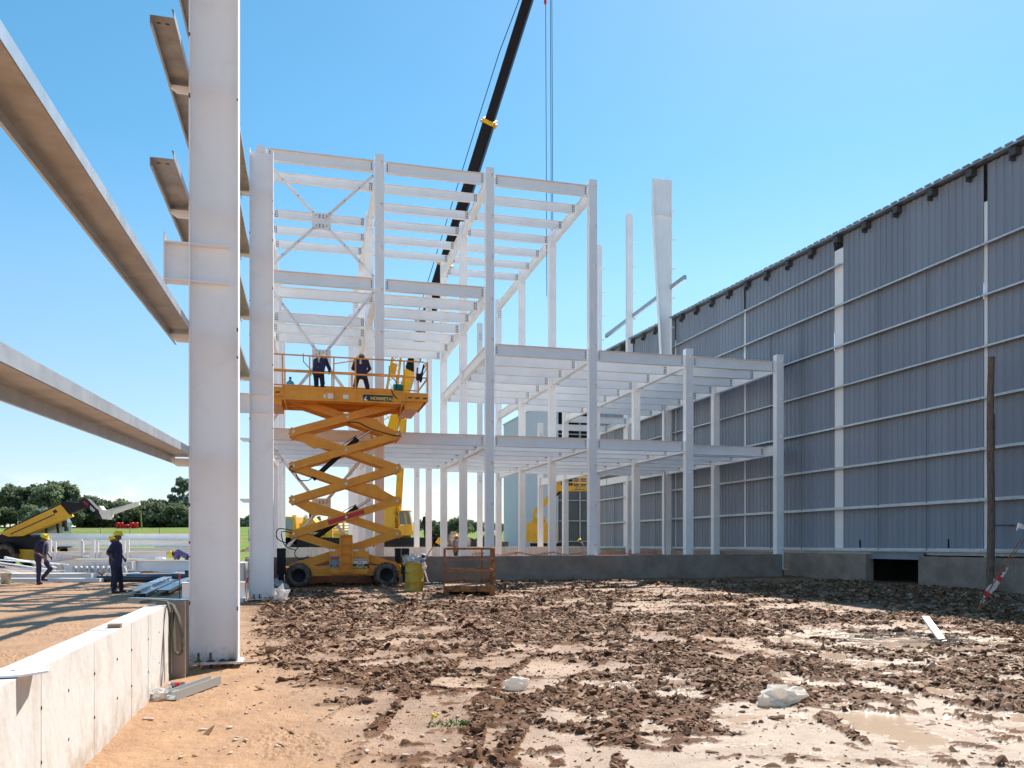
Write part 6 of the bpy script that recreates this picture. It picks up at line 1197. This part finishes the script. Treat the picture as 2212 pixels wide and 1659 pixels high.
def crown_mesh(seed, h, rx, nb, per, leaf, lowf=.25, cone=False):
    r = np.random.default_rng(seed); V_, F_ = [], []; bl = []
    for i in range(nb):
        zz_ = lowf+(1-lowf)*r.random(); wd2 = math.sin(math.pi*min(1, (zz_-lowf*.6)/(1.06-lowf*.6)))**.6 if not cone else (1.05-zz_)
        a = r.random()*6.28; rd = rx*wd2*math.sqrt(r.random())*.85; bl.append((rd*math.cos(a), rd*math.sin(a), h*zz_*.93, rx*(.22+.2*r.random())*(.6 if cone else 1)))
    for bx_, by_, bz_, br_ in bl:
        d = r.normal(size=(per, 3)); d /= np.linalg.norm(d, axis=1)[:, None]; rr_ = br_*(.55+.5*r.random(per))[:, None]; c = np.array([bx_, by_, bz_])+d*rr_*np.array([1, 1, .8])
        t1 = r.normal(size=(per, 3)); t1 /= np.linalg.norm(t1, axis=1)[:, None]; t2 = np.cross(t1, d+.6*r.normal(size=(per, 3))); t2 /= np.linalg.norm(t2, axis=1)[:, None]+1e-6; s_ = leaf*(.6+.8*r.random(per))[:, None]
        for q_ in ((-1, -.6), (1, -.5), (.9, .6), (-.8, .7)): V_.append(c+t1*s_*q_[0]+t2*s_*q_[1])
        n0 = sum(len(v) for v in V_[:-4]); F_.append(np.stack([np.arange(per)+n0+k*per for k in range(4)], 1))
    me = bpy.data.meshes.new('crown'); me.from_pydata(np.concatenate(V_).tolist(), [], np.concatenate(F_).tolist()); me.update()
    m = MB(); m.tube([(0, 0, -1), (.1, 0, h*.25), (0, .1, h*.5), (.1, 0, h*.8)], [h*.03, h*.024, h*.016, h*.006], 7)
    for bx_, by_, bz_, br_ in bl[::3]: m.tube([(0, 0, max(h*.15, bz_-h*.25)), (bx_*.5, by_*.5, bz_-h*.08), (bx_, by_, bz_)], [h*.012, h*.008, h*.003], 5)
    return me, m
variants = []
for v_, args in enumerate(((1, 10, 4.2, 26, 110, .32), (2, 11, 4.8, 30, 110, .34), (3, 9, 5.2, 30, 100, .32), (4, 12, 3.0, 22, 100, .28), (5, 5, 4.2, 22, 110, .26, .08), (6, 8, 2.0, 22, 90, .22, .1, True), (7, 9, 3.4, 14, 60, .22, .35))):
    variants.append(crown_mesh(*args))
def tree(name, v_, x, Y, s, lab, cat='tree', mt=LEAF, group=None, base=None):
    me, tm = variants[v_]; X = D(x, 0, Y).x; z = float(far_z(np.array(X), np.array(float(Y)))) if base is None else base
    t = thing(name, lab, cat, (X, Y, z), random.uniform(0, 6.28), group); t.scale = (s, s, s*random.uniform(.93, 1.08))
    mm = me.copy(); mm.materials.append(mt); o = bpy.data.objects.new('crown', mm); S.collection.objects.link(o); o.parent = t; tm.build('trunk', TRUNK, t); return t
rt = random.Random(11)
G1, G2_, G3_, G4_ = 'broad trees of the left wood', 'hedge shrubs at the far field edge', 'distant trees on the horizon', 'leaning field shrubs'
for k, (x, s) in enumerate(((-40, 1.15), (-12, 1.0), (10, 1.2), (35, 1.22), (52, 1.1), (78, 1.35), (105, 1.35), (128, 1.28), (150, 1.05), (174, .95), (195, .85), (215, .7))):
    tree('broadleaf_tree', k % 3, x, 186+rt.uniform(-6, 10), s*.80, 'one of the broad dark green trees crowded in the wood at the left edge', group=G1)
for k, x in enumerate((-30, 0, 22, 62, 90, 118, 140, 165)):
    tree('broadleaf_tree', (k+1) % 3, x, 176+rt.uniform(-2, 4), .50, 'one of the lower dark trees fronting the wood at the left edge', group='lower trees fronting the left wood')
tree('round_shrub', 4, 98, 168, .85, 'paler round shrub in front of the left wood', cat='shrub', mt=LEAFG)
tree('conifer_tree', 5, 166, 186, 1.15, 'dark pointed conifer rising between the left wood and the telehandler boom', mt=LEAF)
for k, x in enumerate((182, 205, 225, 243, 262, 283, 303, 322, 343, 362, 380, 398, 412)):
    tree('hedge_shrub', 4, x, 184+rt.uniform(-3, 3), .98+.25*rt.random()*1.0, 'one of the dense shrubs forming the hedge at the far field edge', cat='shrub', group=G2_)
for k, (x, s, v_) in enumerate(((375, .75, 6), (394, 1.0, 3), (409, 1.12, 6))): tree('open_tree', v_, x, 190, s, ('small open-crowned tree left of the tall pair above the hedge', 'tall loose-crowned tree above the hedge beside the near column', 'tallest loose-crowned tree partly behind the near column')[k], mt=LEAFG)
for k, x in enumerate((517, 524, 531, 540, 640, 660, 690, 720, 760, 905, 915, 922, 936, 945, 958, 968, 980, 992, 1003, 1014, 1026, 1038, 1050, 1062, 1074, 1086)):
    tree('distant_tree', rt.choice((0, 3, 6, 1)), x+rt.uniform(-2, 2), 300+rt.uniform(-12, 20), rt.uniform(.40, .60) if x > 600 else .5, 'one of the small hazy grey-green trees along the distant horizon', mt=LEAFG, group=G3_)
for k, (x, lab) in enumerate(((937, 'small dark shrub in the field left of the brown-vest worker'), (957, 'round dark shrub in the field just left of the brown-vest worker'), (990, 'largest dark shrub in the field above the rusty basket'), (968, 'low grey shrub between the two larger field shrubs'))): tree('field_shrub', 4, x, 150, (.42, .5, .72, .3)[k], lab, cat='shrub')
# weeds in the mud
t = thing('weed_tuft', 'small green weed tuft with yellow bloom in the foreground mud', 'weed', G(1000, 1566), 0); m = MB(); rnd = random.Random(2)
for k in range(110):
    a_ = rnd.uniform(0, 6.28); r0 = rnd.uniform(0, .2); b_ = Vector((r0*1.6*math.cos(a_), r0*.6*math.sin(a_), .0)); l_ = rnd.uniform(.015, .055); o_ = Vector((rnd.uniform(-.05, .05), rnd.uniform(-.05, .05), l_)); s_ = Vector((.006, .002, 0)); m.add([b_-s_, b_+s_, b_+o_*.6+s_*.8, b_+o_, b_+o_*.6-s_*.8], [(0, 1, 2, 3, 4)])
m.build('leaves', mat('weed_green', (.14, .22, .05), .6), t); m = MB()
for k in range(5): m.sphere((-.24+rnd.uniform(-.03, .03), rnd.uniform(-.03, .03), .08+rnd.uniform(-.02, .02)), .014, n=6, m=4)
m.build('flower', mat('yellow_petals', (.8, .65, .02), .5), t)
m = MB(); rnd = random.Random(8)
for k in range(26): b_ = Vector((rnd.uniform(-.2, .25), rnd.uniform(-.15, .15), 0)); m.tube([b_, b_+Vector((rnd.uniform(-.1, .15), 0, .12)), b_+Vector((rnd.uniform(-.1, .3), 0, rnd.uniform(.15, .38)))], [.004, .003, .001], 4)
settle(m.build('dry_grass', mat('straw', (.50, .38, .20), .8), label='dry straw-coloured grass tuft between the pale wall and near column', cat='dry grass'), G(388, 1452))
# pale pebbles
peb = None; rnd = random.Random(19)
spots = [(rnd.uniform(230, 640), rnd.uniform(1460, 1640)) for _ in range(46)]+[(rnd.uniform(600, 1300), rnd.uniform(1330, 1640)) for _ in range(34)]
for k, (x, y) in enumerate(spots):
    p = G(x, y); s_ = (p-w0).dot(wd_.normalized()); side = (p-w0).dot(Vector((.968, .252, 0)))
    if side < .1: continue
    if peb is None:
        m = MB(); m.sphere((0, 0, .25), 1, .7, .5, n=8, m=5); m.v = [(a_*(1+.15*math.sin(7*b_)), b_*(1+.2*math.cos(5*a_)), c_) for a_, b_, c_ in m.v]; o = peb = m.build('pebble', mat('pale_stone', (.62, .52, .42), .9, col2=(.42, .33, .25), vscale=1.2), label='one of the small pale stones scattered on the soil', cat='stone', group='pale stones scattered on the soil')
    else: o = peb.copy(); S.collection.objects.link(o)
    r_ = rnd.uniform(.012, .030); o.scale = (r_*rnd.uniform(.8, 1.4), r_, r_*rnd.uniform(.6, 1)); z = float(ground_h(np.array([p.x]), np.array([p.y]))[0][0]); o.location = (p.x, p.y, z+r_*.1); o.rotation_euler = (0, 0, rnd.uniform(0, 6))
